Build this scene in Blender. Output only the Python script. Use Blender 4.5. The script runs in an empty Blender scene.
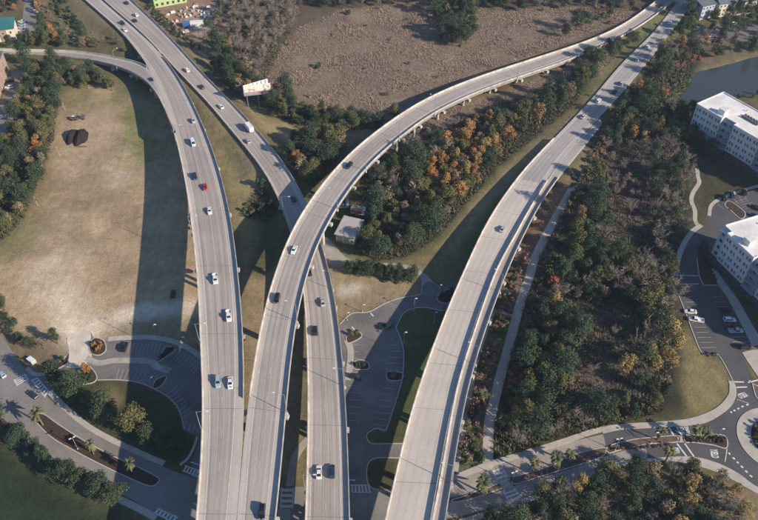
import bpy, bmesh, math, random
import numpy as np
from mathutils import Vector, Matrix
from mathutils.geometry import tessellate_polygon

random.seed(7)
RNG = np.random.default_rng(7)
S = bpy.context.scene
COL = S.collection

# ------------------------------------------------------------------ camera
FPX, PITCH, CAMH = 748.0, math.radians(44.2), 220.0      # focal length in photo pixels (photo 758 px wide)
cam = bpy.data.objects.new('camera', bpy.data.cameras.new('camera'))
COL.objects.link(cam)
cam.location = (0, 0, CAMH)
cam.rotation_euler = (math.radians(90) - PITCH, 0, 0)
cam.data.sensor_width = 36
cam.data.lens = FPX / 758 * 36
cam.data.clip_start = 1
cam.data.clip_end = 20000
S.camera = cam

# ------------------------------------------------------------------ sky, sun, exposure
SUN_EL = math.radians(27)
SH = Vector((-0.872, 0.489, 0))                            # the way shadows fall on the ground
W = bpy.data.worlds.new('World'); S.world = W; W.use_nodes = True
nt = W.node_tree
sky = nt.nodes.new('ShaderNodeTexSky'); sky.sky_type = 'NISHITA'; sky.sun_disc = False
sky.sun_elevation = SUN_EL
sky.sun_rotation = math.atan2(-SH.x, -SH.y)
sky.air_density = 1.0; sky.dust_density = 0.4; sky.ozone_density = 6.0
bg = nt.nodes['Background']; bg.inputs[1].default_value = 0.108
nt.links.new(sky.outputs[0], bg.inputs[0])
sun = bpy.data.objects.new('sun', bpy.data.lights.new('sun', 'SUN'))
COL.objects.link(sun)
sun.data.energy = 5.0; sun.data.angle = math.radians(0.55); sun.data.color = (1.0, 0.86, 0.69)
sun.location = (150, 100, 300)
d = Vector((SH.x * math.cos(SUN_EL), SH.y * math.cos(SUN_EL), -math.sin(SUN_EL)))
sun.rotation_euler = d.to_track_quat('-Z', 'Y').to_euler()
S.view_settings.view_transform = 'Standard'
S.view_settings.look = 'None'
S.view_settings.exposure = 0.42
S.view_settings.gamma = 1.0
S.render.engine = 'CYCLES'

# ------------------------------------------------------------------ helpers
SP, CP = math.sin(PITCH), math.cos(PITCH)
def P(px, py, z=0.0):
    u = (px - 379) / FPX; v = (py - 260) / FPX
    t = (CAMH - z) / (SP + v * CP)
    return Vector((u * t, t * (CP - v * SP), z))
def Ps(pts, z=0.0): return [P(a, b, z) for a, b in pts]
def proj_np(x, y, z=0.0):
    dz = z - CAMH
    dep = y * CP - dz * SP; dn = -y * SP - dz * CP
    dep = np.where(dep < 1, 1, dep)
    return 379 + FPX * x / dep, 260 + FPX * dn / dep

def put(o, label=None, cat=None, group=None, kind=None):
    if label: o['label'] = label
    if cat: o['category'] = cat
    if group: o['group'] = group
    if kind: o['kind'] = kind
    return o
def empty(name, loc=(0, 0, 0), rz=0.0, label=None, cat=None, group=None):
    o = bpy.data.objects.new(name, None); COL.objects.link(o)
    o.location = loc; o.rotation_euler = (0, 0, rz); o.empty_display_size = 0.5
    return put(o, label, cat, group)
def mesh(name, verts, faces, mat=None):
    m = bpy.data.meshes.new(name)
    m.from_pydata([tuple(v) for v in verts], [], faces)
    if mat: m.materials.append(mat)
    m.update()
    return m
def obj(name, m, parent=None, loc=(0, 0, 0), rz=0.0, scale=None):
    o = bpy.data.objects.new(name, m); COL.objects.link(o)
    o.parent = parent; o.location = loc; o.rotation_euler = (0, 0, rz)
    if scale: o.scale = scale
    return o
def copy_tree(o, parent=None):
    c = o.copy(); COL.objects.link(c); c.parent = parent
    for ch in o.children: copy_tree(ch, c)
    return c
class MB:
    """collects boxes, prisms and tubes into one mesh"""
    def __init__(s): s.v = []; s.f = []
    def add(s, vs, fs):
        n = len(s.v); s.v += [tuple(v) for v in vs]; s.f += [tuple(i + n for i in f) for f in fs]; return s
    def box(s, x0, x1, y0, y1, z0, z1):
        return s.add([(x0,y0,z0),(x1,y0,z0),(x1,y1,z0),(x0,y1,z0),(x0,y0,z1),(x1,y0,z1),(x1,y1,z1),(x0,y1,z1)],
                     [(0,3,2,1),(4,5,6,7),(0,1,5,4),(1,2,6,5),(2,3,7,6),(3,0,4,7)])
    def prism(s, pts, z0, z1):
        n = len(pts)
        vs = [(p[0], p[1], z0) for p in pts] + [(p[0], p[1], z1) for p in pts]
        tri = tessellate_polygon([[Vector((p[0], p[1], 0)) for p in pts]])
        ar = sum(pts[i][0]*pts[(i+1)%n][1]-pts[(i+1)%n][0]*pts[i][1] for i in range(n))
        fs = []
        for t in tri:
            a = [pts[i] for i in t]
            cr = (a[1][0]-a[0][0])*(a[2][1]-a[0][1])-(a[1][1]-a[0][1])*(a[2][0]-a[0][0])
            t = t if cr > 0 else (t[0], t[2], t[1])
            fs.append(tuple(i + n for i in t)); fs.append((t[0], t[2], t[1]))
        for i in range(n):
            j = (i + 1) % n
            fs.append((i, j, j + n, i + n) if ar > 0 else (j, i, i + n, j + n))
        return s.add(vs, fs)
    def tube(s, pts, rads, k=6, cap=True):
        pts = [Vector(p) for p in pts]; vs = []; fs = []
        for i, p in enumerate(pts):
            t = (pts[min(i+1, len(pts)-1)] - pts[max(i-1, 0)]).normalized()
            a = t.orthogonal().normalized() if abs(t.z) < .999 else Vector((1, 0, 0)); b = t.cross(a)
            for j in range(k):
                w = 2*math.pi*j/k
                vs.append(p + (a*math.cos(w) + b*math.sin(w))*rads[i])
        for i in range(len(pts)-1):
            for j in range(k):
                fs.append((i*k+j, i*k+(j+1)%k, (i+1)*k+(j+1)%k, (i+1)*k+j))
        if cap:
            fs.append(tuple(range(k))[::-1]); fs.append(tuple((len(pts)-1)*k+j for j in range(k)))
        return s.add(vs, fs)
    def mesh(s, name, mat=None): return mesh(name, s.v, s.f, mat)
    def build(s, name, mat, parent=None, loc=(0,0,0), rz=0.0): return obj(name, s.mesh(name, mat), parent, loc, rz)

def catmull(pts, step=4.0):
    """world points -> evenly spaced smooth polyline"""
    p = [np.array(q, float) for q in pts]
    p = [2*p[0]-p[1]] + p + [2*p[-1]-p[-2]]
    out = []
    for i in range(1, len(p)-2):
        n = max(3, int(np.linalg.norm(p[i+1]-p[i]) / 1.0))
        for t in np.linspace(0, 1, n, endpoint=False):
            t2, t3 = t*t, t*t*t
            out.append(.5*((2*p[i]) + (-p[i-1]+p[i+1])*t + (2*p[i-1]-5*p[i]+4*p[i+1]-p[i+2])*t2 + (-p[i-1]+3*p[i]-3*p[i+1]+p[i+2])*t3))
    out.append(p[-2]); out = np.array(out)
    return out
def resample(pl, n):
    d = np.r_[0, np.cumsum(np.linalg.norm(np.diff(pl, axis=0), axis=1))]
    s = np.linspace(0, d[-1], n)
    return np.stack([np.interp(s, d, pl[:, k]) for k in range(pl.shape[1])], 1), d[-1]
def smooth(a, it):
    a = a.copy()
    for _ in range(it):
        a[1:-1] = .25*a[:-2] + .5*a[1:-1] + .25*a[2:]
    return a
def spx(pts, closed=False, n=6):
    """smooth a pixel polyline"""
    q = [np.array(p, float) for p in pts]
    q = ([q[-1]] + q + [q[0], q[1]]) if closed else ([2*q[0]-q[1]] + q + [2*q[-1]-q[-2]])
    out = []
    for i in range(1, len(q)-2):
        for t in np.linspace(0, 1, n, endpoint=False):
            out.append(.5*((2*q[i]) + (-q[i-1]+q[i+1])*t + (2*q[i-1]-5*q[i]+4*q[i+1]-q[i+2])*t*t + (-q[i-1]+3*q[i]-3*q[i+1]+q[i+2])*t**3))
    if not closed: out.append(q[-2])
    return [tuple(a) for a in out]
def inpoly(x, y, poly):
    x = np.asarray(x, float); y = np.asarray(y, float); c = np.zeros(x.shape, bool)
    n = len(poly)
    for i in range(n):
        x0, y0 = poly[i]; x1, y1 = poly[(i+1) % n]
        if y0 == y1: continue
        k = ((y0 > y) != (y1 > y)) & (x < (x1-x0)*(y-y0)/(y1-y0) + x0)
        c ^= k
    return c

# ------------------------------------------------------------------ materials
def nodes(name):
    m = bpy.data.materials.new(name); m.use_nodes = True
    t = m.node_tree; b = t.nodes['Principled BSDF']
    b.inputs['Specular IOR Level'].default_value = 0.25
    return m, t, b
def N(t, kind, **kw):
    n = t.nodes.new(kind)
    for k, v in kw.items(): setattr(n, k, v)
    return n
def ramp(t, fac, stops):
    r = N(t, 'ShaderNodeValToRGB'); e = r.color_ramp.elements
    while len(e) < len(stops): e.new(.5)
    for i, (p, c) in enumerate(stops):
        e[i].position = p; e[i].color = (c, c, c, 1) if not hasattr(c, '__len__') else (*c, 1)
    t.links.new(fac, r.inputs[0]); return r.outputs[0]
def noise(t, vec, scale, detail=4, rough=.55):
    n = N(t, 'ShaderNodeTexNoise'); n.inputs['Scale'].default_value = scale; n.inputs['Detail'].default_value = detail
    n.inputs['Roughness'].default_value = rough
    if vec is not None: t.links.new(vec, n.inputs['Vector'])
    return n.outputs[0]
def mul(t, a, b, fac=1.0, mode='MULTIPLY'):
    m = N(t, 'ShaderNodeMix', data_type='RGBA', blend_type=mode); m.inputs[0].default_value = fac
    for s, i in ((a, 6), (b, 7)):
        if isinstance(s, (tuple, list)): m.inputs[i].default_value = (*s, 1)
        else: t.links.new(s, m.inputs[i])
    return m.outputs[2]
def pos(t): return N(t, 'ShaderNodeNewGeometry').outputs['Position']
def mapping(t, vec, scale):
    m = N(t, 'ShaderNodeMapping'); m.inputs['Scale'].default_value = scale; t.links.new(vec, m.inputs[0]); return m.outputs[0]

def simple(name, c, rough=.7, var=.25, scale=.6, metal=0.0, spec=.25, bump=0):
    """base colour with worn, blotchy variation at two scales"""
    m, t, b = nodes(name)
    p = pos(t)
    n1 = ramp(t, noise(t, p, scale, 5), [(.3, 1-var), (.7, 1+var*.5)])
    n2 = ramp(t, noise(t, p, scale*9, 3), [(.3, 1-var*.5), (.7, 1+var*.3)])
    c1 = mul(t, mul(t, c, n1), n2)
    t.links.new(c1, b.inputs['Base Color'])
    b.inputs['Roughness'].default_value = rough; b.inputs['Metallic'].default_value = metal
    b.inputs['Specular IOR Level'].default_value = spec
    if bump:
        bm_ = N(t, 'ShaderNodeBump'); bm_.inputs['Strength'].default_value = bump
        t.links.new(noise(t, p, scale*9, 3), bm_.inputs['Height']); t.links.new(bm_.outputs[0], b.inputs['Normal'])
    return m
def glossy(name, c, rough=.15, metal=0.0, spec=.5):
    m, t, b = nodes(name)
    p = pos(t)
    t.links.new(mul(t, c, ramp(t, noise(t, p, .8, 2), [(.3, .85), (.7, 1.1)])), b.inputs['Base Color'])
    b.inputs['Roughness'].default_value = rough; b.inputs['Metallic'].default_value = metal
    b.inputs['Specular IOR Level'].default_value = spec
    return m
M = {}
M['concrete'] = simple('concrete', (.52, .475, .43), .85, .38, .35)
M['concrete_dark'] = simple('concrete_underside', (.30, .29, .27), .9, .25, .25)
M['pier'] = simple('pier_concrete', (.48, .46, .43), .85, .2, .4)
M['asphalt'] = simple('asphalt', (.195, .183, .175), .88, .30, .10)
M['asphalt_light'] = simple('weathered_asphalt', (.25, .232, .215), .9, .22, .08)
M['asphalt_new'] = simple('new_asphalt', (.098, .097, .099), .85, .2, .09)
M['pavers'] = simple('concrete_pavers', (.36, .318, .285), .9, .22, .15)
M['sidewalk'] = simple('sidewalk_concrete', (.46, .42, .37), .9, .18, .3)
M['kerb'] = simple('kerb_concrete', (.50, .47, .43), .9, .15, .5)
M['paint'] = simple('white_paint', (.70, .69, .66), .7, .32, 1.2)
M['paint_worn'] = simple('worn_paint', (.55, .54, .52), .8, .3, .6)
M['joint'] = simple('joint_seal', (.10, .095, .09), .8, .2, 2)
M['gravel'] = simple('gravel_path', (.40, .36, .315), .95, .2, .2)
M['mulch'] = simple('mulch_bed', (.075, .05, .038), .95, .35, .8, bump=.6)
M['mulch_red'] = simple('pine_straw', (.155, .105, .082), .95, .35, .6, bump=.6)
M['soil_black'] = simple('dark_mulch', (.030, .022, .024), .95, .3, 1.0, bump=.8)
M['lawn'] = simple('lawn_grass', (.075, .090, .035), .95, .35, .12)
M['metal'] = simple('galvanised_steel', (.50, .51, .52), .45, .12, 1.0, metal=.6)
M['white_metal'] = simple('white_metal', (.75, .75, .74), .5, .1, 1.0)
M['black'] = simple('black_rubber', (.018, .018, .02), .8, .2, 2)
M['rim'] = simple('wheel_rim', (.45, .45, .46), .35, .1, 2, metal=.8)
M['glass'] = glossy('dark_glass', (.020, .026, .032), .08, spec=.7)
M['window_glass'] = glossy('window_glass', (.025, .032, .042), .06, spec=.7)
M['headlight'] = glossy('lamp_glass', (.75, .75, .72), .15)
M['taillight'] = glossy('red_lens', (.35, .02, .02), .2)
M['wall_white'] = simple('white_stucco', (.62, .60, .58), .85, .10, .2)
M['wall_cream'] = simple('cream_siding', (.70, .62, .50), .85, .1, .3)
M['wall_grey'] = simple('grey_blue_siding', (.25, .31, .36), .8, .1, .3)
M['wall_light'] = simple('pale_blue_siding', (.42, .47, .51), .8, .1, .3)
M['brick'] = simple('brown_brick', (.40, .27, .215), .9, .25, .5)
M['brick_dark'] = simple('dark_brick', (.085, .080, .080), .9, .25, .5)
M['roof_white'] = simple('white_membrane_roof', (.78, .75, .715), .8, .2, .10)
M['blind'] = simple('window_blind', (.10, .105, .115), .4, .2, 2, spec=.6)
M['roof_teal'] = simple('teal_metal_roof', (.035, .145, .155), .5, .15, .3)
M['roof_grey'] = simple('grey_shingle_roof', (.13, .15, .17), .85, .25, .4)
M['roof_shed'] = simple('grey_sheet_roof', (.46, .445, .45), .55, .14, .35)
M['unit'] = simple('rooftop_unit_metal', (.16, .165, .17), .6, .2, 1)
M['green_sheath'] = simple('green_sheathing', (.42, .55, .27), .8, .12, .5)
M['orange'] = simple('orange_panel', (.58, .20, .11), .6, .15, .7)
M['blue'] = simple('blue_panel', (.06, .20, .42), .5, .15, .7)
M['bark'] = simple('bark', (.085, .065, .05), .95, .35, 2)
M['palm_bark'] = simple('palm_bark', (.19, .155, .12), .95, .3, 3)

# car paint takes the object's own colour
def car_paint():
    m, t, b = nodes('car_paint')
    oi = N(t, 'ShaderNodeObjectInfo')
    t.links.new(mul(t, oi.outputs['Color'], ramp(t, noise(t, pos(t), 1.5, 3), [(.3, .9), (.7, 1.05)])), b.inputs['Base Color'])
    b.inputs['Roughness'].default_value = .28; b.inputs['Specular IOR Level'].default_value = .5
    b.inputs['Coat Weight'].default_value = .5; b.inputs['Coat Roughness'].default_value = .08
    return m
M['car'] = car_paint()

# foliage: one material per kind; leaf tint is per leaf, hue drifts per tree
def leafmat(name, c, alt, rough=.75, spread=.35):
    m, t, b = nodes(name)
    at = N(t, 'ShaderNodeAttribute', attribute_name='tint')
    oi = N(t, 'ShaderNodeObjectInfo')
    mx = N(t, 'ShaderNodeMix', data_type='RGBA'); mx.inputs[6].default_value = (*c, 1); mx.inputs[7].default_value = (*alt, 1)
    ad = N(t, 'ShaderNodeMath', operation='MULTIPLY_ADD'); ad.inputs[1].default_value = .75; ad.inputs[2].default_value = 0
    t.links.new(oi.outputs['Random'], ad.inputs[0])
    a2 = N(t, 'ShaderNodeMath', operation='MULTIPLY_ADD'); a2.inputs[1].default_value = .5
    t.links.new(at.outputs['Fac'], a2.inputs[0]); t.links.new(ad.outputs[0], a2.inputs[2])
    su = N(t, 'ShaderNodeMath', operation='SUBTRACT', use_clamp=True); su.inputs[1].default_value = .2
    t.links.new(a2.outputs[0], su.inputs[0])
    t.links.new(su.outputs[0], mx.inputs[0])
    r = ramp(t, at.outputs['Fac'], [(0, 1-spread), (1, 1+spread)])
    t.links.new(mul(t, mx.outputs[2], r), b.inputs['Base Color'])
    b.inputs['Roughness'].default_value = rough; b.inputs['Specular IOR Level'].default_value = .2
    return m
L = {
 'evergreen': leafmat('evergreen_leaves', (.037, .063, .042), (.072, .093, .046)),
 'broadleaf': leafmat('olive_leaves', (.105, .122, .048), (.165, .145, .062)),
 'orange': leafmat('orange_leaves', (.34, .165, .062), (.30, .20, .085)),
 'yellow': leafmat('golden_leaves', (.36, .265, .10), (.28, .215, .09)),
 'red': leafmat('red_leaves', (.30, .085, .045), (.24, .12, .07)),
 'dusk': leafmat('dry_pink_leaves', (.30, .165, .135), (.22, .15, .12)),
 'tan': leafmat('dry_leaves', (.27, .205, .135), (.19, .165, .11)),
 'twig': leafmat('grey_twigs', (.225, .195, .168), (.28, .235, .195)),
 'palm': leafmat('palm_fronds', (.075, .092, .042), (.15, .145, .065)),
 'reed': leafmat('dry_reeds', (.34, .252, .188), (.26, .205, .165), spread=.25),
 'scrub': leafmat('grey_scrub', (.31, .235, .18), (.235, .185, .148), spread=.3),
 'brush': leafmat('brush_leaves', (.070, .085, .050), (.12, .11, .068), spread=.4),
}

# ------------------------------------------------------------------ carriageways on decks
def ztab(tab):
    ys = np.array([a for a, _ in tab], float); zs = np.array([b for _, b in tab], float)
    o = np.argsort(ys); ys, zs = ys[o], zs[o]
    return lambda y: float(np.interp(y, ys, zs))
class Deck: pass
def trace(left, right, tab, n=None):
    """both edges are read from the photograph; the height at a station comes from the left edge's profile"""
    zf = tab if callable(tab) else (lambda x, y, g=ztab(tab): g(y))
    Lw = [P(x, y, zf(x, y)) for x, y in left]
    Lc = catmull(Lw); Lr, ln = resample(Lc, 200)
    # station -> height
    sL = np.linspace(0, 1, 200); zL = smooth(Lr[:, 2], 40)
    zr = [zf(x, y) for x, y in right]
    for _ in range(4):
        Rw = [P(x, y, z) for (x, y), z in zip(right, zr)]
        dd = np.r_[0, np.cumsum([ (Rw[i+1]-Rw[i]).length for i in range(len(Rw)-1)])]; dd /= dd[-1]
        zr = [float(np.interp(s, sL, zL)) for s in dd]
    Rr, _ = resample(catmull(Rw), 200)
    n = n or int(ln/4)
    Lr, _ = resample(smooth(Lr, 60), n); Rr, _ = resample(smooth(Rr, 60), n)
    z = smooth((Lr[:, 2]+Rr[:, 2])/2, 6); Lr[:, 2] = z; Rr[:, 2] = z
    D = Deck(); D.L, D.R, D.n = Lr, Rr, n
    A = Rr-Lr; D.W = np.linalg.norm(A, axis=1); D.A = A/D.W[:, None]
    C = (Lr+Rr)/2; D.C = C; D.T = np.gradient(C, axis=0); D.T /= np.linalg.norm(D.T, axis=1)[:, None]
    D.s = np.r_[0, np.cumsum(np.linalg.norm(np.diff(C, axis=0), axis=1))]
    D.py = proj_np(C[:, 0], C[:, 1], C[:, 2])[1]
    return D
def sweep(D, prof, i0=0, i1=None, right=False, cap=True):
    """sweep a closed (distance from edge, height) profile along the stations"""
    i1 = D.n if i1 is None else i1
    vs = []; fs = []; m = len(prof)
    for i in range(i0, i1):
        for d_, h in prof:
            dd = (D.W[i]-d_) if right else d_
            if isinstance(d_, str): dd = 0
            vs.append(D.L[i] + D.A[i]*dd + np.array([0, 0, h]))
    k = i1-i0
    for i in range(k-1):
        for j in range(m):
            a, b = i*m+j, i*m+(j+1) % m
            fs.append((a, b, b+m, a+m) if not right else (b, a, a+m, b+m))
    if cap and k > 1:
        c0 = tuple(range(m)); c1 = tuple((k-1)*m+j for j in range(m))
        fs.append(c0 if right else c0[::-1]); fs.append(c1[::-1] if right else c1)
    return vs, fs
def frange(D, rng):
    """station index runs whose photo row lies inside the row range"""
    lo, hi = rng
    ii = np.where((D.py >= lo) & (D.py <= hi))[0]
    if len(ii) < 2: return None
    return int(ii[0]), int(ii[-1]+1)
def deckmat(name, lane, shoulder, streak=.25):
    m, t, b = nodes(name)
    uv = N(t, 'ShaderNodeUVMap', uv_map='lanes')
    sep = N(t, 'ShaderNodeSeparateXYZ'); t.links.new(uv.outputs[0], sep.inputs[0])
    mask = ramp(t, sep.outputs[0], [(.30, 0), (.345, 1), (.655, 1), (.70, 0)])          # lanes lie at u = 1/3 .. 2/3
    wob = mapping(t, uv.outputs[0], (60, .012, 1))
    st = ramp(t, noise(t, wob, 1.0, 4, .6), [(.3, 1-streak), (.7, 1+streak*.6)])
    # the two wheel paths and the oil strip of each lane
    w = N(t, 'ShaderNodeMath', operation='SINE'); mu = N(t, 'ShaderNodeMath', operation='MULTIPLY_ADD')
    mu.inputs[1].default_value = 2*math.pi*12; mu.inputs[2].default_value = -1.57
    t.links.new(sep.outputs[0], mu.inputs[0]); t.links.new(mu.outputs[0], w.inputs[0])
    wp = ramp(t, w.outputs[0], [(0, 1.02), (1, .945)])
    lane_c = mul(t, mul(t, lane, st), wp)
    sh_c = mul(t, shoulder, ramp(t, noise(t, mapping(t, uv.outputs[0], (30, .02, 1)), 1, 4), [(.3, .88), (.7, 1.06)]))
    mx = N(t, 'ShaderNodeMix', data_type='RGBA')
    t.links.new(mask, mx.inputs[0]); t.links.new(sh_c, mx.inputs[6]); t.links.new(lane_c, mx.inputs[7])
    p = pos(t)
    c = mul(t, mx.outputs[2], ramp(t, noise(t, p, .05, 4), [(.3, .88), (.7, 1.08)]))
    c = mul(t, c, ramp(t, noise(t, p, 1.4, 3), [(.3, .93), (.7, 1.05)]))
    # saw-cut joints
    fr = N(t, 'ShaderNodeMath', operation='FRACT'); dv = N(t, 'ShaderNodeMath', operation='DIVIDE'); dv.inputs[1].default_value = 9.0
    t.links.new(sep.outputs[1], dv.inputs[0]); t.links.new(dv.outputs[0], fr.inputs[0])
    c = mul(t, c, ramp(t, fr.outputs[0], [(0, .93), (.012, .93), (.022, 1), (1, 1)]))
    t.links.new(c, b.inputs['Base Color']); b.inputs['Roughness'].default_value = .85
    return m
M['deck'] = deckmat('worn_concrete_deck', (.405, .358, .318), (.52, .465, .405), .36)
M['far_lanes'] = deckmat('worn_asphalt_lanes', (.40, .37, .345), (.50, .455, .41))
M['deck_pale'] = deckmat('pale_concrete_deck', (.55, .49, .42), (.58, .515, .44), .08)

def pier_meshes():
    b = MB(); b.box(-.5, .5, -.5, .5, -.5, .5)
    m = b.mesh('pier_cap', M['pier'])
    c = MB(); c.tube([(0, 0, 0), (0, 0, 1)], [1, 1], 14)
    return m, c.mesh('column', M['pier'])
CAPM, COLM = pier_meshes()
DECKS = {}
def carriageway(key, name, label, cat, left, right, tab, mat, par_l, par_r, sh=(1.2, 3.0), lanes=2,
                bridge=(0, 999), piers=(), marks=(-60, 999), expj=True, far_rows=None):
    """par_l / par_r: photo-row ranges with a parapet; bridge: row range with girders below; sh: shoulder widths left, right"""
    D = trace(left, right, tab); D.key = key; DECKS[key] = D
    D.bridge = bridge
    root = empty(name, tuple(D.C[D.n//2] - np.array([0, 0, D.C[D.n//2][2]])), 0, label, cat)
    off = np.array(root.location)
    def part(nm, vs, fs, mt, parent=root):
        return obj(nm, mesh(nm, [np.array(v)-off for v in vs], fs, mt), parent)
    # deck slab with lane coordinates
    vs = []; fs = []; K = 9
    for i in range(D.n):
        for k in range(K): vs.append(D.L[i] + D.A[i]*D.W[i]*k/(K-1))
    for i in range(D.n-1):
        for k in range(K-1):
            a = i*K+k; fs.append((a, a+1, a+K+1, a+K))
    dk = part('deck_surface', vs, fs, mat)
    me = dk.data; uvl = me.uv_layers.new(name='lanes')
    uvv = []
    for i in range(D.n):
        for k in range(K):
            dd = D.W[i]*k/(K-1); w = D.W[i]-sh[0]-sh[1]
            uvv.append((1/3 + (dd-sh[0])/w/3, D.s[i]))
    for li, lp in enumerate(me.loops): uvl.data[li].uv = uvv[lp.vertex_index]
    if me.polygons[0].normal.z < 0: me.flip_normals()
    if far_rows is not None:                                   # the concrete deck gives way to worn asphalt
        me.materials.append(M['far_lanes'])
        for p_ in me.polygons:
            if D.py[min(D.n-1, p_.vertices[0]//K)] < far_rows: p_.material_index = 1
    vs, fs = [], []
    for i in range(D.n):
        for dd, h in ((0, -.004), (0, -.35), (1, -.35), (1, -.004)): vs.append(D.L[i]+D.A[i]*D.W[i]*dd+np.array([0, 0, h]))
    for i in range(D.n-1):
        for j in range(3): a = i*4+j; fs.append((a, a+1, a+5, a+4))
    part('deck_slab', vs, fs, M['concrete'])
    for rngs, rt in ((par_l, False), (par_r, True)):
        for rg in rngs:
            r = frange(D, rg)
            if r: part('parapet', *sweep(D, [(0.0, -.36), (.0, 1.02), (.24, 1.02), (.30, .35), (.46, .12), (.46, .006)], r[0], r[1], rt), M['concrete'])
    r = frange(D, bridge)
    if r:
        ng = 5
        for g in range(ng):
            vs = []; fs = []
            for i in range(*r):
                c = .9 + (D.W[i]-1.8)*g/(ng-1)
                for dd, h in ((c-.30, -.352), (c-.30, -1.75), (c+.30, -1.75), (c+.30, -.352)):
                    vs.append(D.L[i]+D.A[i]*dd+np.array([0, 0, h]))
            k = r[1]-r[0]
            for i in range(k-1):
                for j in range(3): a = i*4+j; fs.append((a, a+1, a+5, a+4))
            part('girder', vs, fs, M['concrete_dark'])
        # piers
        for sm in piers:
            i = int(np.argmin(abs(D.py-sm))); c = D.C[i]; 
            if c[2] < 3.6: continue
            ang = math.atan2(D.A[i][1], D.A[i][0])
            cp = obj('pier_cap', CAPM, root, tuple(c-off+np.array([0, 0, -2.4])), ang, (D.W[i]+1.3, 1.5, 1.3))
            for q in ((-.15, .15) if D.W[i] > 8 else (0,)):
                h = c[2]-3.05
                co = obj('column', COLM, cp)
                co.location = (q, 0, -.5-h/1.3); co.scale = (.75/(D.W[i]+1.3), .75/1.5, h/1.3)
    # painted lines
    def line(d0, d1, rng, mt, nm, right_=False):
        r = frange(D, rng)
        if r: part(nm, *sweep(D, [(d0, .012), (d1, .012), (d1, .008), (d0, .008)], r[0], r[1], right_), mt)
    D.line = line
    line(sh[0]-.1, sh[0]+.1, marks, M['paint'], 'edge_line')
    line(sh[1]-.1, sh[1]+.1, marks, M['paint'], 'edge_line', True)
    vs, fs = [], []
    for ln in range(1, lanes):
        s = 2.0
        while s < D.s[-1]-4:
            if not marks[0] <= np.interp(s, D.s, D.py) <= marks[1]: s += 12.0; continue
            q = []
            for ss in (s, s+3.0):
                c = np.array([np.interp(ss, D.s, D.L[:, k]) for k in range(3)]); a = np.array([np.interp(ss, D.s, D.A[:, k]) for k in range(3)])
                w = float(np.interp(ss, D.s, D.W)); dd = sh[0]+(w-sh[0]-sh[1])*ln/lanes
                q += [c+a*(dd-.08)+np.array([0, 0, .012]), c+a*(dd+.08)+np.array([0, 0, .012])]
            part('lane_dash', q, [(0, 1, 3, 2)], M['paint_worn']); s += 12.0
    # expansion joints over the piers
    if expj and len(piers):
        vs, fs = [], []
        for sm in piers:
            i = int(np.argmin(abs(D.py-sm))); t = D.T[i]*.05
            q = [D.L[i]+D.A[i]*.5-t, D.L[i]+D.A[i]*(D.W[i]-.5)-t, D.L[i]+D.A[i]*(D.W[i]-.5)+t, D.L[i]+D.A[i]*.5+t]
            part('expansion_joint', [v+np.array([0, 0, .017]) for v in q], [(0, 1, 2, 3)], M['joint'])
    D.root = root; D.off = off
    return D

Z1 = [(600, 18.6), (520, 18.6), (400, 18.4), (330, 18.0), (280, 17.0), (200, 13.8), (125, 10.2), (86, 7.7), (66, 6.1), (51, 5.1), (34, 4.1), (0, 3.2), (-60, 3)]
Z2 = [(600, 12.6), (520, 12.2), (420, 11.2), (350, 10.2), (300, 9.2), (240, 7.0), (200, 5.2), (165, 3.5), (130, 2.9), (90, 3.4), (54, 4.3), (34, 4.1), (0, 3.2), (-60, 3)]
Z3 = [(600, 18.6), (520, 18.6), (400, 18.4), (310, 17.6), (260, 16.6), (200, 15.0), (150, 12.6), (110, 9.6), (90, 7.7), (70, 5.4), (50, 3.3), (35, 2.2), (0, 1.6), (-60, 1.6)]
Z4 = [(600, 14), (520, 13.6), (420, 12.9), (390, 12.4), (330, 10.7), (290, 9.1), (250, 6.8), (200, 3.9), (175, 2.8), (150, 2.0), (120, 1.5), (60, 1.3), (0, 1.5), (-60, 1.6)]

b1L = [(188,600),(197,520),(202,440),(204.5,410),(202.5,390),(201,360),(199.5,322),(197,270),(193.8,245),(189,205),(185,180),(179,152),(173.5,130),(167.5,109),(158,85),(148,66.5),(136.6,51.4),(123,34),(108,21),(84,0),(30,-46)]
b1R = [(229,600),(236.5,520),(240,480),(244.5,420),(244.5,400),(244.3,373),(243.5,335),(240,290),(236,255),(233.5,232),(227.6,202),(218,165),(209,140),(202,123),(190,97.5),(176,73.5),(160,53),(140,32.6),(118,14),(101.5,0),(52,-46)]
b2L = [(303,600),(305,520),(306.8,465),(308.2,427),(307.8,390),(307,342),(305.5,317),(304,292),(298.5,258),(290,230),(285,215),(275.5,192.5),(262.5,169),(247.6,151),(229,129),(206,101),(190,85.5),(175.5,70),(160.8,53.4),(141,32.8),(119,14.2),(102.5,0),(53,-46)]
b2R = [(352,600),(350,519),(349,478),(347.4,428),(345.4,390),(344,375),(340.3,335),(337.5,313),(331.6,281),(326,259),(317,230),(308,205),(300,190),(287.8,169),(272.7,149),(255,128),(228,99),(205,76.5),(188,57),(170.4,38),(148,15.5),(133,2),(83,-46)]
b3L = [(229.5,600),(237,520),(240.5,480),(245,420),(249,395),(251,384),(256,350),(262.7,315),(267.7,295),(278,264),(290,233),(300,215),(315,194),(330,175),(346,157),(365,140.5),(380,129.5),(395,118.5),(412.6,106.5),(430,97),(455,86.5),(480,77),(520,64),(568,48.6),(593,40),(618,29),(636,17),(650.7,6),(668,-8),(700,-32)]
b3R = [(266,600),(276.5,520),(280,478),(285,428),(287.5,397),(288.5,380),(291,360),(293.2,337),(298,310),(302.5,290),(311,260),(318.5,241.5),(327,224.5),(338.5,205),(350.8,187.5),(363.5,171),(379.5,154.5),(400,138.5),(412.6,128),(430,115),(455,102.5),(480,91.5),(505,82.5),(530,74),(568,61.5),(603,46),(623,37),(643,25),(661,12),(676,0),(708,-24)]
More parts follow.
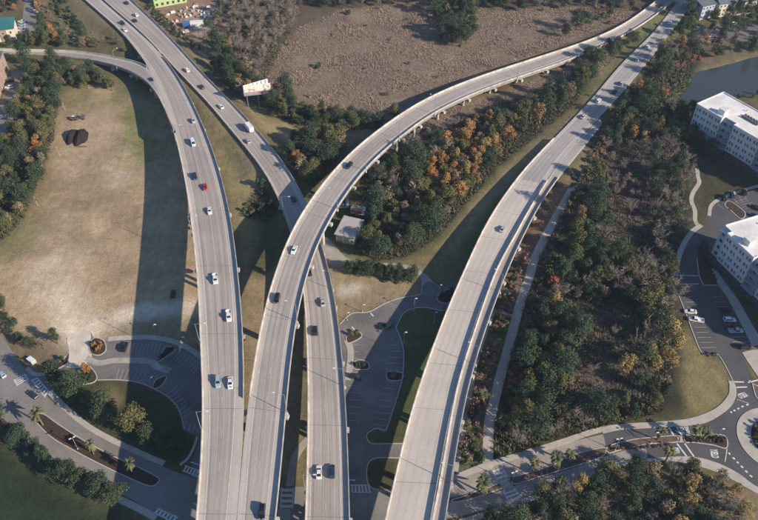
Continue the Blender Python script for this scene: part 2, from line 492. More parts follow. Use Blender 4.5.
b4L = [(366,600),(385,520),(395,478),(402.7,440),(411,410),(417.4,389),(430,354),(442.6,320),(455,291),(468.5,261),(485,225),(502.8,197.5),(520,174.5),(536,156.5),(553,140),(566,126),(593,98),(613,73),(630.7,54),(645.7,41),(656,30),(671,10),(690,-14),(712,-40)]
b4R = [(417,600),(430.5,520),(434.5,503),(444.3,447),(454.8,390),(467.7,347.5),(477.7,317.5),(490,282.5),(500.5,259),(515,234),(525,215),(536.6,196),(547,180),(561,158),(570,146.5),(588,130),(612,104),(632,81),(648,62),(658,49),(669,34),(682,18),(700,-8),(722,-36)]
b5L = [(418.2,600),(431.4,520),(435.4,503),(445.2,447),(455.6,390),(468.5,347.5),(478.5,317.5),(490.8,282.5),(501.3,259),(515.8,234),(525.8,215),(537.4,196),(547.8,180),(561.8,158),(571,146.5),(589,130),(600,118.5)]
b5R = [(432,600),(445.7,519),(448.5,503),(457,448),(468,390),(480,347.7),(490,317.6),(500.5,289),(512.8,259),(527.8,228),(540,205),(553,186),(561,175),(574,159),(583,148.5),(594,134),(602,124)]
rmL = [(-80,54),(-40,53.2),(12,54.2),(48,55.8),(88,60.5),(118,67.2),(131,72.8),(142,79),(151.6,87),(162.5,105),(168,118),(173.8,131)]
rmR = [(-80,50),(-40,49.6),(12,50.2),(70,51.6),(100,55.2),(130,61),(140,63.8),(148,67),(158,85.5),(167.2,109),(170.5,119),(174.3,130.5)]
D1 = carriageway('b1', 'highway_bridge', 'leftmost tall concrete highway bridge, curving down from the upper left past the dry field', 'bridge',
    b1L, b1R, Z1, M['deck'], [(131, 999), (-60, 66)], [(404, 404), (54.5, 403)], (2.4, 3.0), 2, (38, 999), (590, 515, 408, 335, 268, 210, 165, 128, 100, 76, 54))
D2 = carriageway('b2', 'highway_bridge', 'straight concrete highway bridge passing under the long curved ramp', 'bridge',
    b2L, b2R, Z2, M['deck'], [(55, 999), (-60, 54.5)], [(-60, 999)], (1.4, 2.6), 2, (164, 999), (590, 520, 428, 360, 300, 250, 205, 172))
D3 = carriageway('b3', 'ramp_bridge', 'long curved concrete ramp bridge sweeping from bottom left to the upper right', 'bridge',
    b3L, b3R, Z3, M['deck'], [(-60, 403)], [(-60, 999)], (2.0, 3.0), 2, (52, 999), (590, 515, 411, 317, 258, 215, 181, 155, 133, 117, 103, 91.5, 81, 72, 64, 57))
D4 = carriageway('b4', 'highway_bridge', 'pale wide concrete highway bridge at right with no lane marks, running to the top right', 'bridge',
    b4L, b4R, Z4, M['deck_pale'], [(139, 999)], [(180, 999)], (1.6, 1.8), 2, (172, 999), (590, 478, 413, 363, 314, 274, 240, 211, 186), (-60, 205), True, 183)
D5 = carriageway('b5', 'ramp_bridge', 'narrow single lane concrete ramp clinging to the right side of the pale bridge', 'bridge',
    b5L, b5R, Z4, M['deck'], [(180, 999)], [(172, 999)], (.7, .7), 1, (172, 999), (590, 483, 418, 367, 318, 277, 243, 213, 187), far_rows=176)
_zr = [(-500, .7), (12, .9), (48, 1.2), (88, 3.2), (118, 4.8), (142, 6.6), (152, 8.6), (163, 10.4), (174, 12.4)]
def ramp_z(x, y): return float(np.interp(x, [a for a, _ in _zr], [b for _, b in _zr]))
D6 = carriageway('b6', 'ramp_bridge', 'narrow curved concrete ramp joining the leftmost bridge from the left edge', 'bridge',
    rmL, rmR, ramp_z, M['deck'], [(-60, 131)], [(-60, 73)], (.9, 1.6), 1, (57.5, 999), (62, 70, 84), expj=False)

# ------------------------------------------------------------------ ground
GX = np.r_[-6000, -3500, -2000, -1200, -800, -600, -480, -400, np.arange(-345, 346, 1.5), 400, 480, 600, 800, 1200, 2000, 3500, 6000]
GY = np.r_[-4000, -2000, -1000, -500, -250, -120, -40, 20, 50, np.arange(70, 575, 1.5), 620, 700, 820, 1000, 1400, 2000, 3500, 6000, 9000]
gx, gy = np.meshgrid(GX, GY)                                   # rows: y, columns: x
ny, nx = gx.shape
gpx, gpy = proj_np(gx, gy); behind = gy < 40
gpx = np.where(behind, -9999, gpx)
def vnoise(cell, seed):
    r = np.random.default_rng(seed); o = np.zeros_like(gx); amp = 1; tot = 0
    for k in range(4):
        c = cell/2**k
        a = r.random((int(1400/c)+4, int(1600/c)+4))
        fx = np.clip((gx+700)/c, 0, a.shape[1]-2.01); fy = np.clip((gy+200)/c, 0, a.shape[0]-2.01)
        ix = fx.astype(int); iy = fy.astype(int); tx = fx-ix; ty = fy-iy
        tx = tx*tx*(3-2*tx); ty = ty*ty*(3-2*ty)
        o += amp*((a[iy, ix]*(1-tx)+a[iy, ix+1]*tx)*(1-ty)+(a[iy+1, ix]*(1-tx)+a[iy+1, ix+1]*tx)*ty); tot += amp; amp *= .55
    return o/tot
def blur(m, k):
    m = m.astype(float)
    for _ in range(2):
        for ax in (0, 1):
            c = np.cumsum(np.pad(m, [(k+1, k) if a == ax else (0, 0) for a in (0, 1)], mode='edge'), axis=ax)
            m = (np.take(c, range(2*k+1, c.shape[ax]), ax)-np.take(c, range(0, c.shape[ax]-2*k-1), ax))/(2*k+1)
    return m
NZ1, NZ2, NZ3 = vnoise(40, 1), vnoise(14, 2), vnoise(90, 3)
base = np.stack([.135+.05*(NZ1-.5)*2, .125+.03*(NZ2-.5)*2, .062+.01*(NZ1-.5)], -1)     # rough dull grass
def paint(poly, col, feather=2, strength=1.0, rag=0.0, nz=None):
    """natural ground cover, soil and wear, each with its own outline"""
    global base
    m = inpoly(gpx, gpy, poly).astype(float)
    m = blur(m, feather)
    if rag:
        n = NZ2 if nz is None else nz
        m = np.clip((m-.5)*1.6+.5+(n-.5)*rag*4, 0, 1)*(m > .02)
    m = (m*strength)[..., None]
    base = base*(1-m)+np.array(col)*m
FIELD = [(60,98),(80,86),(150,78),(190,150),(215,260),(225,345),(150,346),(108,343),(92,330),(66,340),(24,345),(-30,320),(-30,262),(15,240),(46,188),(53,140),(58,112)]
paint(FIELD, (.405, .302, .182), 2)
paint([(108,84),(152,80),(170,130),(160,185),(138,190),(120,150),(106,118)], (.205,.205,.08), 5, .95, .4)
paint([(62,98),(82,88),(104,90),(100,112),(66,118)], (.19,.17,.085), 3, .7, .5)
paint([(70,120),(112,110),(128,150),(112,200),(80,190)], (.36,.275,.19), 5, .7, .5)
paint([(104,165),(132,168),(140,183),(118,190)], (.50,.42,.32), 4, .9, .6)
paint([(56,165),(92,160),(96,192),(70,205),(52,190)], (.25,.19,.13), 4, .8, .8)
paint([(100,190),(140,190),(140,300),(104,280)], (.30,.225,.145), 6, .75, .8)
paint([(48,215),(96,215),(90,240),(50,240)], (.27,.21,.13), 5, .7, .9)
paint([(20,250),(60,235),(75,270),(50,300),(15,290)], (.40,.325,.225), 5, .7, .7)
paint([(28,262),(66,250),(84,300),(100,322),(84,346),(60,330),(38,300)], (.58,.475,.345), 5, .8, .2)
paint([(70,322),(104,316),(150,306),(205,300),(205,309),(150,316),(112,326),(90,334),(88,352),(68,350)], (.70,.62,.51), 2, 1, .2)
paint([(48,290),(66,285),(80,318),(98,322),(92,345),(66,345),(52,318)], (.66,.56,.43), 4, .7, .3)
paint([(95,327),(125,322),(200,316),(200,345),(110,341)], (.22,.185,.11), 2, .8, .5)
paint([(0,330),(25,330),(68,335),(66,360),(30,372),(0,345)], (.20,.15,.09), 2, .8, .5)
paint([(46,188),(56,185),(40,235),(10,290),(-10,290),(-10,250)], (.19,.185,.085), 3, .7, .5)
for k_, (c_, st_) in enumerate([((.29,.215,.14), .6), ((.46,.36,.245), .25), ((.42,.31,.20), .5)]):
    nz_ = vnoise(22-4*k_, 40+k_); m_ = blur(inpoly(gpx, gpy, FIELD), 3)*np.clip((nz_-.56)*7, 0, 1)*st_
    base = base*(1-m_[..., None])+np.array(c_)*m_[..., None]
paint([(34,262),(62,252),(76,285),(86,312),(104,318),(92,345),(66,346),(50,318),(40,290)], (.56,.45,.31), 5, .7)
paint([(58,296),(72,292),(84,318),(100,320),(140,309),(205,300),(205,308),(142,317),(106,327),(92,336),(90,352),(66,352),(60,325)], (.72,.61,.46), 2, .9)
# verge between the two left carriageways, upper left triangle
paint([(150,40),(185,80),(215,110),(240,150),(270,175),(290,215),(300,300),(245,300),(235,210),(200,110)], (.285,.235,.125), 2, .95)
paint([(212,130),(240,150),(255,180),(250,210),(232,212),(222,170)], (.20,.185,.085), 4, .7, .7)
paint([(236,150),(262,168),(268,200),(250,205),(240,175)], (.29,.225,.15), 3, .7, .8)
paint([(244,270),(300,270),(300,480),(238,480)], (.31,.235,.145), 2, .9)
paint([(60,0),(88,0),(120,35),(130,48),(112,52),(95,40),(75,22)], (.235,.19,.115), 3, .95, .4)
paint([(100,30),(128,40),(145,66),(120,60),(104,48)], (.14,.135,.065), 3, .8, .5)
paint([(40,0),(62,0),(95,45),(80,52),(50,20)], (.125,.135,.065), 2, .8, .4)
paint([(50,56),(150,70),(170,110),(120,92),(80,80),(60,90)], (.15,.145,.075), 3, .8, .5)
# grassy verge right of the second carriageway
paint([(175,40),(200,62),(232,98),(262,128),(300,165),(330,170),(340,140),(400,132),(330,124),(280,120),(232,95),(215,60)], (.30,.24,.13), 2, .95)
paint([(255,125),(300,118),(360,128),(400,130),(340,142),(300,150)], (.31,.24,.14), 3, .8, .5)
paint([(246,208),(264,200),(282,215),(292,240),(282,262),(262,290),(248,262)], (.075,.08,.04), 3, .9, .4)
# marsh and scrub
MARSH = [(262,100),(255,70),(272,50),(300,28),(345,10),(430,2),(520,10),(615,8),(645,12),(620,26),(590,36),(560,46),(500,66),(450,84),(415,100),(395,114),(360,120),(310,112)]
paint([(240,-60),(680,-60),(650,12),(600,30),(470,20),(330,24),(262,60)], (.12,.10,.075), 3, 1)
paint(MARSH, (.25,.19,.145), 3, 1, .3)
for k_, (c_, st_) in enumerate([((.15,.12,.095), .8), ((.32,.25,.19), .7)]):
    nz_ = vnoise(34-8*k_, 60+k_); m_ = blur(inpoly(gpx, gpy, MARSH), 3)*np.clip((nz_-.54)*7, 0, 1)*st_
    base = base*(1-m_[..., None])+np.array(c_)*m_[..., None]
paint([(200,30),(260,0),(330,0),(290,40),(262,100),(225,100)], (.12,.095,.075), 3, 1)
MARSH2 = [(412,134),(440,116),(480,98),(530,80),(572,66),(604,50),(612,62),(570,95),(520,112),(470,125),(430,150)]
paint(MARSH2, (.235,.18,.135), 2, 1, .3)
# mown strip between the autumn wood and the pale bridge
paint([(395,262),(440,238),(475,198),(500,168),(540,135),(575,105),(600,72),(640,42),(660,22),(672,8),(668,30),(640,62),(612,90),(565,140),(540,165),(505,205),(480,250),(462,285),(440,288)], (.215,.20,.095), 2, .95)
paint([(420,262),(455,232),(485,195),(510,165),(545,135),(575,108),(600,85),(606,88),(560,138),(520,165),(492,200),(465,240),(432,275)], (.35,.265,.16), 2, .9, .4)
paint([(430,278),(470,235),(500,198),(545,150),(545,165),(500,220),(470,275),(450,290)], (.125,.155,.055), 2, .9, .3)
paint([(610,50),(645,25),(668,10),(664,22),(640,45),(610,62)], (.16,.17,.075), 2, .8, .4)
# ground round the small building and the middle lot
paint([(320,235),(345,260),(420,270),(425,294),(380,306),(350,314),(335,326),(322,290),(312,250)], (.32,.25,.155), 2, .95)
paint([(338,288),(345,285),(360,285),(368,286),(358,291),(350,296),(341,295)], (.60,.54,.45), 1, .95)
paint([(405,252),(445,240),(470,262),(460,280),(440,290),(425,275)], (.185,.165,.085), 2, .8, .5)
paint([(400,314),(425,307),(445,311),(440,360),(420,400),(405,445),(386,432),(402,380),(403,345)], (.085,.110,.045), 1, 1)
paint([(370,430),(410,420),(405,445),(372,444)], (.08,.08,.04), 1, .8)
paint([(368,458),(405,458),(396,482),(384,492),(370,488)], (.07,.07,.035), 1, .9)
# woods
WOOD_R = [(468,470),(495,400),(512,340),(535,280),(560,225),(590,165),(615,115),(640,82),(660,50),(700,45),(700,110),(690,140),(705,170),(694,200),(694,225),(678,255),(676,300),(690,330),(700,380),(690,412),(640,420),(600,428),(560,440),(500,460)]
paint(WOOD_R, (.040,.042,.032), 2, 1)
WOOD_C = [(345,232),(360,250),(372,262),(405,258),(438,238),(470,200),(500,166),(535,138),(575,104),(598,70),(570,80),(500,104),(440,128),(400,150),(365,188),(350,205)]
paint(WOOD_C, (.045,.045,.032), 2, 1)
paint([(590,150),(640,140),(655,180),(650,230),(610,250),(595,210)], (.16,.135,.115), 3, .9, .5)
paint([(565,330),(625,300),(645,330),(640,400),(590,415),(560,380)], (.19,.15,.12), 3, .9, .5)
paint([(675,330),(690,322),(702,354),(720,358),(733,383),(728,398),(705,413),(688,415)], (.235,.195,.095), 2, .95, .3)
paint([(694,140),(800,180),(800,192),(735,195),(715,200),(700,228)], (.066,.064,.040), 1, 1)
paint([(660,80),(700,75),(690,95),(680,105),(665,112),(655,105)], (.10,.135,.045), 2, .95)
paint([(700,55),(758,44),(790,46),(790,60),(700,75)], (.17,.14,.085), 2, .9, .4)
paint([(462,445),(470,400),(490,340),(505,300),(530,262),(565,200),(580,165),(560,180),(520,245),(495,310),(470,390),(455,470)], (.21,.135,.095), 2, .95, .5)
paint([(600,470),(640,462),(700,470),(740,485),(780,500),(780,560),(560,560),(560,500)], (.13,.11,.06), 2, .9)
paint([(690,462),(740,480),(780,500),(780,560),(720,540)], (.26,.195,.115), 3, .9, .4)
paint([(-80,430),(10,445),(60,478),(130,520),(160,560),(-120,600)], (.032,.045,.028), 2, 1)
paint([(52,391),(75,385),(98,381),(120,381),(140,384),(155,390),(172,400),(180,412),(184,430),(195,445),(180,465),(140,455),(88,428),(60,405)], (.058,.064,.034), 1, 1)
paint([(95,383),(122,383),(124,410),(112,420),(95,402)], (.27,.205,.105), 2, .7, .4)
# construction site
SITE = [(140,-30),(150,8),(158,22),(170,35),(185,42),(205,36),(222,18),(226,2),(222,-30)]
paint(SITE, (.27,.185,.135), 2, 1)
paint([(160,20),(185,10),(205,0),(215,10),(195,30),(175,32)], (.33,.205,.145), 2, .8, .7)
paint([(195,10),(222,4),(218,20),(205,34),(195,30)], (.46,.41,.36), 2, .8, .9)
paint([(195,40),(225,22),(232,12),(238,22),(215,50),(214,75),(208,78),(200,58)], (.29,.225,.14), 2, .9, .4)
paint([(-20,-20),(24,-20),(24,12),(-20,14)], (.17,.12,.085), 2, .8, .5)
paint([(34,-10),(45,-10),(52,22),(40,32)], (.20,.14,.10), 2, .8, .6)

# heights: road embankments and the pond basin
gz = np.zeros_like(gx)
for D in DECKS.values():
    rg = frange(D, D.bridge)
    on = np.ones(D.n, bool)
    if rg: on[rg[0]:rg[1]] = False
    idx = np.where(on)[0]
    if not len(idx): continue
    q = D.C[idx]; hw = D.W[idx]/2
    sub = (gx > q[:, 0].min()-40) & (gx < q[:, 0].max()+40) & (gy > q[:, 1].min()-40) & (gy < q[:, 1].max()+40)
    ii = np.where(sub.ravel())[0]
    X = gx.ravel()[ii]; Y = gy.ravel()[ii]
    best = np.zeros(len(ii))
    for k in range(len(q)):
        dd = np.hypot(X-q[k, 0], Y-q[k, 1])
        best = np.maximum(best, q[k, 2]-.45-np.maximum(0, dd-hw[k]-1.2)*.42)
    g = gz.ravel(); g[ii] = np.maximum(g[ii], best); gz = g.reshape(gz.shape)
gz = np.where((gx > -345) & (gx < 345) & (gy > 70) & (gy < 575), blur(gz, 1), gz)
for D in DECKS.values():                                       # never above a carriageway
    q = D.C
    sub = (gx > q[:, 0].min()-20) & (gx < q[:, 0].max()+20) & (gy > q[:, 1].min()-20) & (gy < q[:, 1].max()+20)
    ii = np.where(sub.ravel())[0]; X = gx.ravel()[ii]; Y = gy.ravel()[ii]; g = gz.ravel()
    cap = np.full(len(ii), 1e3)
    for k in range(len(q)):
        dd = np.hypot(X-q[k, 0], Y-q[k, 1])
        cap = np.where(dd < D.W[k]/2+2.0, np.minimum(cap, q[k, 2]-.42), cap)
    g[ii] = np.minimum(g[ii], cap); gz = g.reshape(gz.shape)
POND = spx([(679,99),(690,84),(697,72.5),(718,67),(740,61),(765,55),(800,52),(810,80),(765,90),(730,96),(708,99.5),(688,102)], True, 4)
gz = gz - 1.6*blur(inpoly(gpx, gpy, POND), 1)
def groundmat():
    m, t, b = nodes('natural_ground')
    at = N(t, 'ShaderNodeAttribute', attribute_name='cover')
    p = pos(t)
    c = mul(t, at.outputs['Color'], ramp(t, noise(t, p, .07, 5, .6), [(.3, .80), (.7, 1.18)]))
    c = mul(t, c, ramp(t, noise(t, p, .35, 5, .65), [(.3, .82), (.7, 1.18)]))
    c = mul(t, c, ramp(t, noise(t, p, 1.6, 4, .7), [(.3, .80), (.7, 1.2)]))
    c = mul(t, c, ramp(t, noise(t, mapping(t, p, (.35, .05, .1)), 1, 3, .6), [(.35, .93), (.65, 1.05)]))
    c = mul(t, c, ramp(t, noise(t, p, .55, 6, .75), [(.57, 1), (.66, .70)]))                 # tufts and weeds
    c = mul(t, c, ramp(t, noise(t, mapping(t, p, (.9, .12, .1)), 1, 6, .7), [(.34, 1.14), (.44, 1)]))   # worn wheel ruts
    t.links.new(c, b.inputs['Base Color']); b.inputs['Roughness'].default_value = .97
    b.inputs['Specular IOR Level'].default_value = .1
    bp = N(t, 'ShaderNodeBump'); bp.inputs['Strength'].default_value = .55; bp.inputs['Distance'].default_value = .5
    t.links.new(noise(t, p, .9, 5, .65), bp.inputs['Height']); t.links.new(bp.outputs[0], b.inputs['Normal'])
    return m
me = bpy.data.meshes.new('ground')
nv = nx*ny; nf = (nx-1)*(ny-1)
me.vertices.add(nv); me.vertices.foreach_set('co', np.stack([gx, gy, gz], -1).astype(np.float32).ravel())
i = (np.arange(ny-1)[:, None]*nx+np.arange(nx-1)[None, :]).ravel()
quad = np.stack([i, i+1, i+nx+1, i+nx], 1).astype(np.int32)
me.loops.add(nf*4); me.loops.foreach_set('vertex_index', quad.ravel())
me.polygons.add(nf); me.polygons.foreach_set('loop_start', np.arange(0, nf*4, 4, dtype=np.int32))
me.update(calc_edges=True)
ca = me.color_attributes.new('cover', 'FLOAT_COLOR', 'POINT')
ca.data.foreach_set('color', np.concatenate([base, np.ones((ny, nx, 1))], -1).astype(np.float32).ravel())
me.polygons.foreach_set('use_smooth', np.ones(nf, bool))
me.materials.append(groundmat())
put(obj('ground', me), kind='structure')
def gheight(x, y):
    j = int(np.clip(np.searchsorted(GX, x)-1, 0, nx-2)); k = int(np.clip(np.searchsorted(GY, y)-1, 0, ny-2))
    return float(max(gz[k, j], gz[k+1, j], gz[k, j+1], gz[k+1, j+1]))

# pond
def watermat():
    m, t, b = nodes('pond_water')
    b.inputs['Base Color'].default_value = (.048, .058, .054, 1); b.inputs['Roughness'].default_value = .15
    b.inputs['Specular IOR Level'].default_value = .6
    bp = N(t, 'ShaderNodeBump'); bp.inputs['Strength'].default_value = .12; bp.inputs['Distance'].default_value = .1
    t.links.new(noise(t, pos(t), .8, 3), bp.inputs['Height']); t.links.new(bp.outputs[0], b.inputs['Normal'])
    return m
c = [P(x, y) for x, y in [(665,108),(690,60),(840,40),(850,104)]]
put(obj('pond_water', mesh('pond_water', [(v.x, v.y, -.62) for v in c], [(0, 3, 2, 1)], watermat())), kind='structure')

# ------------------------------------------------------------------ sheets: roads, lots, pavements, beds
NOTREE = [[tuple(P(x, y)[:2]) for x, y in q] for q in ([(322,240),(330,212),(336,196),(372,198),(372,222),(366,250),(350,262),(338,256)],)]
def sheet(name, poly, z1, mat, z0=-.25, parent=None, kind='structure', avoid=True):
    w = [P(x, y) for x, y in poly]
    c = sum(w, Vector())/len(w)
    if parent is not None: c = Vector((0, 0, 0))
    b = MB(); b.prism([(v.x-c.x, v.y-c.y) for v in w], z0, z1)
    o = b.build(name, mat, parent, (c.x, c.y, 0))
    if kind and parent is None: put(o, kind=kind)
    if avoid: NOTREE.append([(v.x, v.y) for v in w])
    return o
def band(name, line_px, width, z1, mat, parent=None, avoid=True, n=5, z0=-.25, smoothit=True):
    """a strip of even width (metres) along a traced line"""
    q = spx(line_px, n=n) if smoothit else line_px
    w = [P(x, y) for x, y in q]; l, r = [], []
    for i, p in enumerate(w):
        t = (w[min(i+1, len(w)-1)]-w[max(i-1, 0)]).normalized(); a = Vector((-t.y, t.x, 0))*width/2
        l.append(p+a); r.append(p-a)
    pts = l+r[::-1]
    vs = []; fs = []; k = len(w)
    for i in range(k): vs += [(l[i].x, l[i].y, z1), (r[i].x, r[i].y, z1), (l[i].x, l[i].y, z0), (r[i].x, r[i].y, z0)]
    for i in range(k-1):
        a = i*4; fs += [(a, a+1, a+5, a+4), (a+2, a, a+4, a+6), (a+1, a+3, a+7, a+5)]
    fs += [(0, 2, 3, 1), (k*4-4, k*4-3, k*4-1, k*4-2)]
    c = sum(w, Vector())/len(w)
    if parent is not None: c = Vector((0, 0, 0))
    o = obj(name, mesh(name, [(v[0]-c.x, v[1]-c.y, v[2]) for v in vs], fs, mat), parent, (c.x, c.y, 0))
    if parent is None: put(o, kind='structure')
    if avoid: NOTREE.append([(v.x, v.y) for v in pts])
    return o
def paintline(parent, name, a, b, w, z=.062, mat=None):
    A, B = P(*a), P(*b); t = (B-A).normalized(); s = Vector((-t.y, t.x, 0))*w/2
    off = parent.location if parent else Vector((0, 0, 0))
    v = [A-s, B-s, B+s, A+s]
    return obj(name, mesh(name, [(p.x-off.x, p.y-off.y, z) for p in v], [(0, 1, 2, 3)], mat or M['paint']), parent)
def bars(parent, quad, n, fill=.5, z=.06, rails=True):
    """zebra bars: quad corners a-b is one kerb-to-kerb side, d-c the other; bars run a->d across"""
    a, b, c, d_ = [P(*q) for q in quad]
    off = parent.location
    for k in range(n):
        t0 = (k+.5-fill/2)/n; t1 = (k+.5+fill/2)/n
        v = [a.lerp(b, t0), a.lerp(b, t1), d_.lerp(c, t1), d_.lerp(c, t0)]
        m = mesh('crosswalk_bar', [(p.x-off.x, p.y-off.y, z) for p in v], [(0, 1, 2, 3)], M['paint'])
        if m.polygons[0].normal.z < 0: m.flip_normals()
        obj('crosswalk_bar', m, parent)
    if rails:
        for p, q in ((a, b), (d_, c)):
            t = (q-p).normalized(); s = Vector((-t.y, t.x, 0))*.17
            obj('crosswalk_line', mesh('crosswalk_line', [(w.x-off.x, w.y-off.y, z+.004) for w in (p-s, q-s, q+s, p+s)], [(0, 1, 2, 3)], M['paint']), parent)

left_road = sheet('road', spx([(-45,285),(-20,312),(0,334),(26,371.5)]) + spx([(36,378),(48,397.5),(65,411),(88,430),(113,444),(140,456.5),(165,467.5),(190,476.5),(230,484),(290,487),(352,484),(384,489),(400,486),(447,478)]) + spx([(447,534),(400,540),(350,545),(290,545),(230,540),(190,530),(155,514),(138,503),(113,490),(85,478),(57.6,462.7),(32.6,442.6),(12.5,426),(-10,408),(-40,378),(-80,335)]), .03, M['asphalt_light'])
LOT_L_OUT = [(66,338),(88,330),(95,340),(107.5,341),(130,339.6),(155,340),(175,345),(190,352.6),(205,364),(225,390),(228,430),(215,470),(205,482)]
LOT_L_IN = [(190,478),(193,458),(198,440),(184,429),(182,419),(178,408),(170.6,399),(158.4,391),(150,387),(140,383),(120,380),(97.7,380),(75,385),(62,380),(50,395)]
left_lot = sheet('parking_lot', spx(LOT_L_OUT)+spx(LOT_L_IN)+[(36,378),(50,374),(64,366),(69,352)], .04, M['asphalt'])
mid_lot = sheet('parking_lot', spx([(318,330),(339.5,324.6),(351.6,313.7),(369,312),(382,305),(394,300),(406,297),(420,294.5)])+[(422,287)]+spx([(428,281),(434,283),(441,287),(452,281),(466,272)])+spx([(480,292),(462,304),(442.6,311),(422.6,307.5),(405,312),(396,327.5),(402.6,345),(403.8,360),(402,380),(396,401),(386,430.6),(376,428.5),(368,433),(367,438),(372,443.5)])+[(402,443),(420,443),(420,458),(399,458)]+spx([(376.5,458),(368,464),(367,479),(372,488)])+[(386,492),(352,485),(316,484)], .036, M['asphalt'])
pav_u = sheet('road', spx([(440,484),(457,478),(488,467),(520,457),(562,444),(603,434)])+spx([(606,446),(600,447.6),(568,456),(555,464),(535,471),(508,478),(490,487),(470,493),(440,500)]), .034, M['pavers'])
pav_l = sheet('road', spx([(430,513),(449,503),(490,494),(520,484),(570,469),(605.6,456),(635.7,447.6),(645,445.5)])+spx([(648,458),(618,461),(593,470),(570,482),(520,498),(480,511),(447,519),(425,528)]), .034, M['pavers'])
circle_road = sheet('road', spx([(603,434),(623,430),(668,427.6),(701,424.6),(718,417.6),(733,405),(737,392),(733,381.6),(722,360)])+[(716,352),(741,352)]+spx([(745,361),(754.5,379),(770,388),(830,395),(860,440),(845,500),(800,506),(758,487),(738,473),(718,463),(698,457),(676,456),(648,458)])+[(645,445.5),(620,451),(606,446)], .030, M['asphalt_new'])
ne_lot = sheet('parking_lot', spx([(674,286),(679,266),(684.4,247),(690,238),(701,228),(709.5,216),(712,208),(720,202),(737,195),(800,178)])+[(800,235),(760,232)]+spx([(722,236),(703,248),(697,259),(699,275),(703,284)])+[(718,285)]+spx([(722,296),(731,307),(743.5,331),(752,348)])+[(741,352.5),(716,352.5),(718,354.5),(703,354.5),(698,346),(689,322),(683,306),(676,292)], .042, M['asphalt_new'])
nw_lot = sheet('parking_lot', [(10,71),(31,70),(33,73),(27,84),(21,97),(17.5,110),(8,130),(0,152),(-30,200),(-60,190),(-12,120),(2,100),(6,85)], .03, M['asphalt_light'])
nw_road = sheet('road', spx([(24,-30),(24,0),(23,15),(20,33)])+[(38,31)]+spx([(36,15),(32,0),(31,-30)]), .03, M['asphalt_light'])
nt_lot = sheet('parking_lot', [(690,38),(700,28),(722,24),(760,21),(800,20),(800,44),(760,40),(715,44),(695,47)], .03, M['asphalt'])
M['dust'] = simple('pale_dust', (.43, .39, .345), .97, .35, .25)
M['sand'] = simple('driveway_sand', (.66, .585, .485), .97, .28, .2)
sheet('dirt_driveway', spx([(68,336),(88,330),(91,338),(88,347),(92,356),(88,362),(78,368),(66,366),(69,352)], True, 4), .046, M['sand'])
band('dust_track', [(86,358),(98,363),(115,360.5),(135,360.5),(150,361.5),(158,367),(170,371)], 2.6, .047, M['dust'], avoid=False)
# pavements and paths
band('sidewalk', [(50,392),(66,408.5),(89,427),(114,441),(141,453.5),(164,463.5)], 2.0, .14, M['sidewalk'])
band('sidewalk', [(27,368),(35,374.5),(48,372.5),(60,366),(67,356)], 1.6, .14, M['sidewalk'])
band('sidewalk', [(16,433),(33,448),(58,468),(86,484),(115,497),(140,509),(156,518)], 2.2, .14, M['sidewalk'])
band('sidewalk', [(108,339),(130,337.5),(155,337.8),(176,342.5),(192,350.5),(204,359)], 2.2, .15, M['sidewalk'])
band('sidewalk', [(197,437),(194,447),(188,458),(180,465)], .8, .16, M['kerb'])
band('footpath', [(309,438),(301,447),(295,458),(292,470),(290,486)], 2.6, .10, M['gravel'])
band('footpath', [(284,509),(284,516),(283,526)], 4.0, .13, M['gravel'])
band('sidewalk', [(347,340),(350.5,350),(350,365),(347.5,380)], 2.4, .13, M['sidewalk'])
sheet('footpath', spx([(320,236),(330,240),(341,253),(350.6,259.5),(369.6,262.7),(393,263.5),(412,266.6),(425,273.8),(433,281.7),(441,287)])+spx([(430,292),(422,291),(421,280),(414,271.8),(398,267.3),(377.5,266),(353.7,264.5),(339.5,266),(328,264),(318,262),(308,255)]), .028, M['gravel'])
band('footpath', [(487,470),(488,450),(489,425),(497,389),(505,360),(512.2,332.7),(520.6,302.6),(529,278),(534.5,259),(549,230),(566.5,199),(581.5,171),(590,155)], 3.6, .07, M['sidewalk'])
band('sidewalk', [(493,312),(484,336),(476,362),(470,392),(464,425),(459,452),(455,472)], 1.8, .06, M['sidewalk'])
band('footpath', [(493,311),(502,312.5),(512,316)], 1.5, .055, M['gravel'])
band('sidewalk', [(440,482),(457,476.5),(487,465),(519,455),(561,442.3),(593,431.5),(618,427),(668,424.3),(697,421),(718,412.5),(731,400),(733.5,390),(731,381)], 2.0, .15, M['sidewalk'])
sheet('sidewalk', spx([(600,429.5),(618,424.5),(668,421),(693,417.6),(716,408),(728,395),(729.5,384)])+spx([(733,384),(736,392),(732,405),(717,417),(700,424),(668,427),(623,429.6),(603,433.5)]), .16, M['sidewalk'])
sheet('sidewalk', spx([(570,482.6),(593,470.6),(618,461.6),(648,458.5),(676,456.5),(698,457.5),(718,463.2),(738,473.2),(758,487.2),(800,506.5)])+spx([(800,514),(758,494),(728,477.5),(706,468.5),(676,461.5),(645,461.8),(618,466.5),(593,476.5),(570,486.5)]), .15, M['sidewalk'])
band('sidewalk', [(569,486),(545,494),(520,502),(500,509.5),(480,516),(455,524)], 1.8, .14, M['sidewalk'])
band('footpath', [(697,168),(698,177),(699,183),(693,193),(691.5,201),(695,211),(695,220),(698,226)], 1.9, .05, M['sidewalk'])
band('sidewalk', [(701,225),(691,233),(682,248),(677.5,262),(675,276)], 2.2, .15, M['sidewalk'])
band('sidewalk', [(709,216),(711,206),(719,199.5),(736,192.6),(762,185),(800,175)], 1.6, .15, M['sidewalk'])
band('footpath', [(645.5,92.5),(650,95),(655,99.5),(664,107.5)], 2.4, .05, M['sidewalk'])
sheet('sidewalk', spx([(719,286),(728,299),(738,318),(752,346)])+spx([(764,344),(750,321),(738,300),(726,284),(716,271),(708,268),(713,278)]), .15, M['sidewalk'])
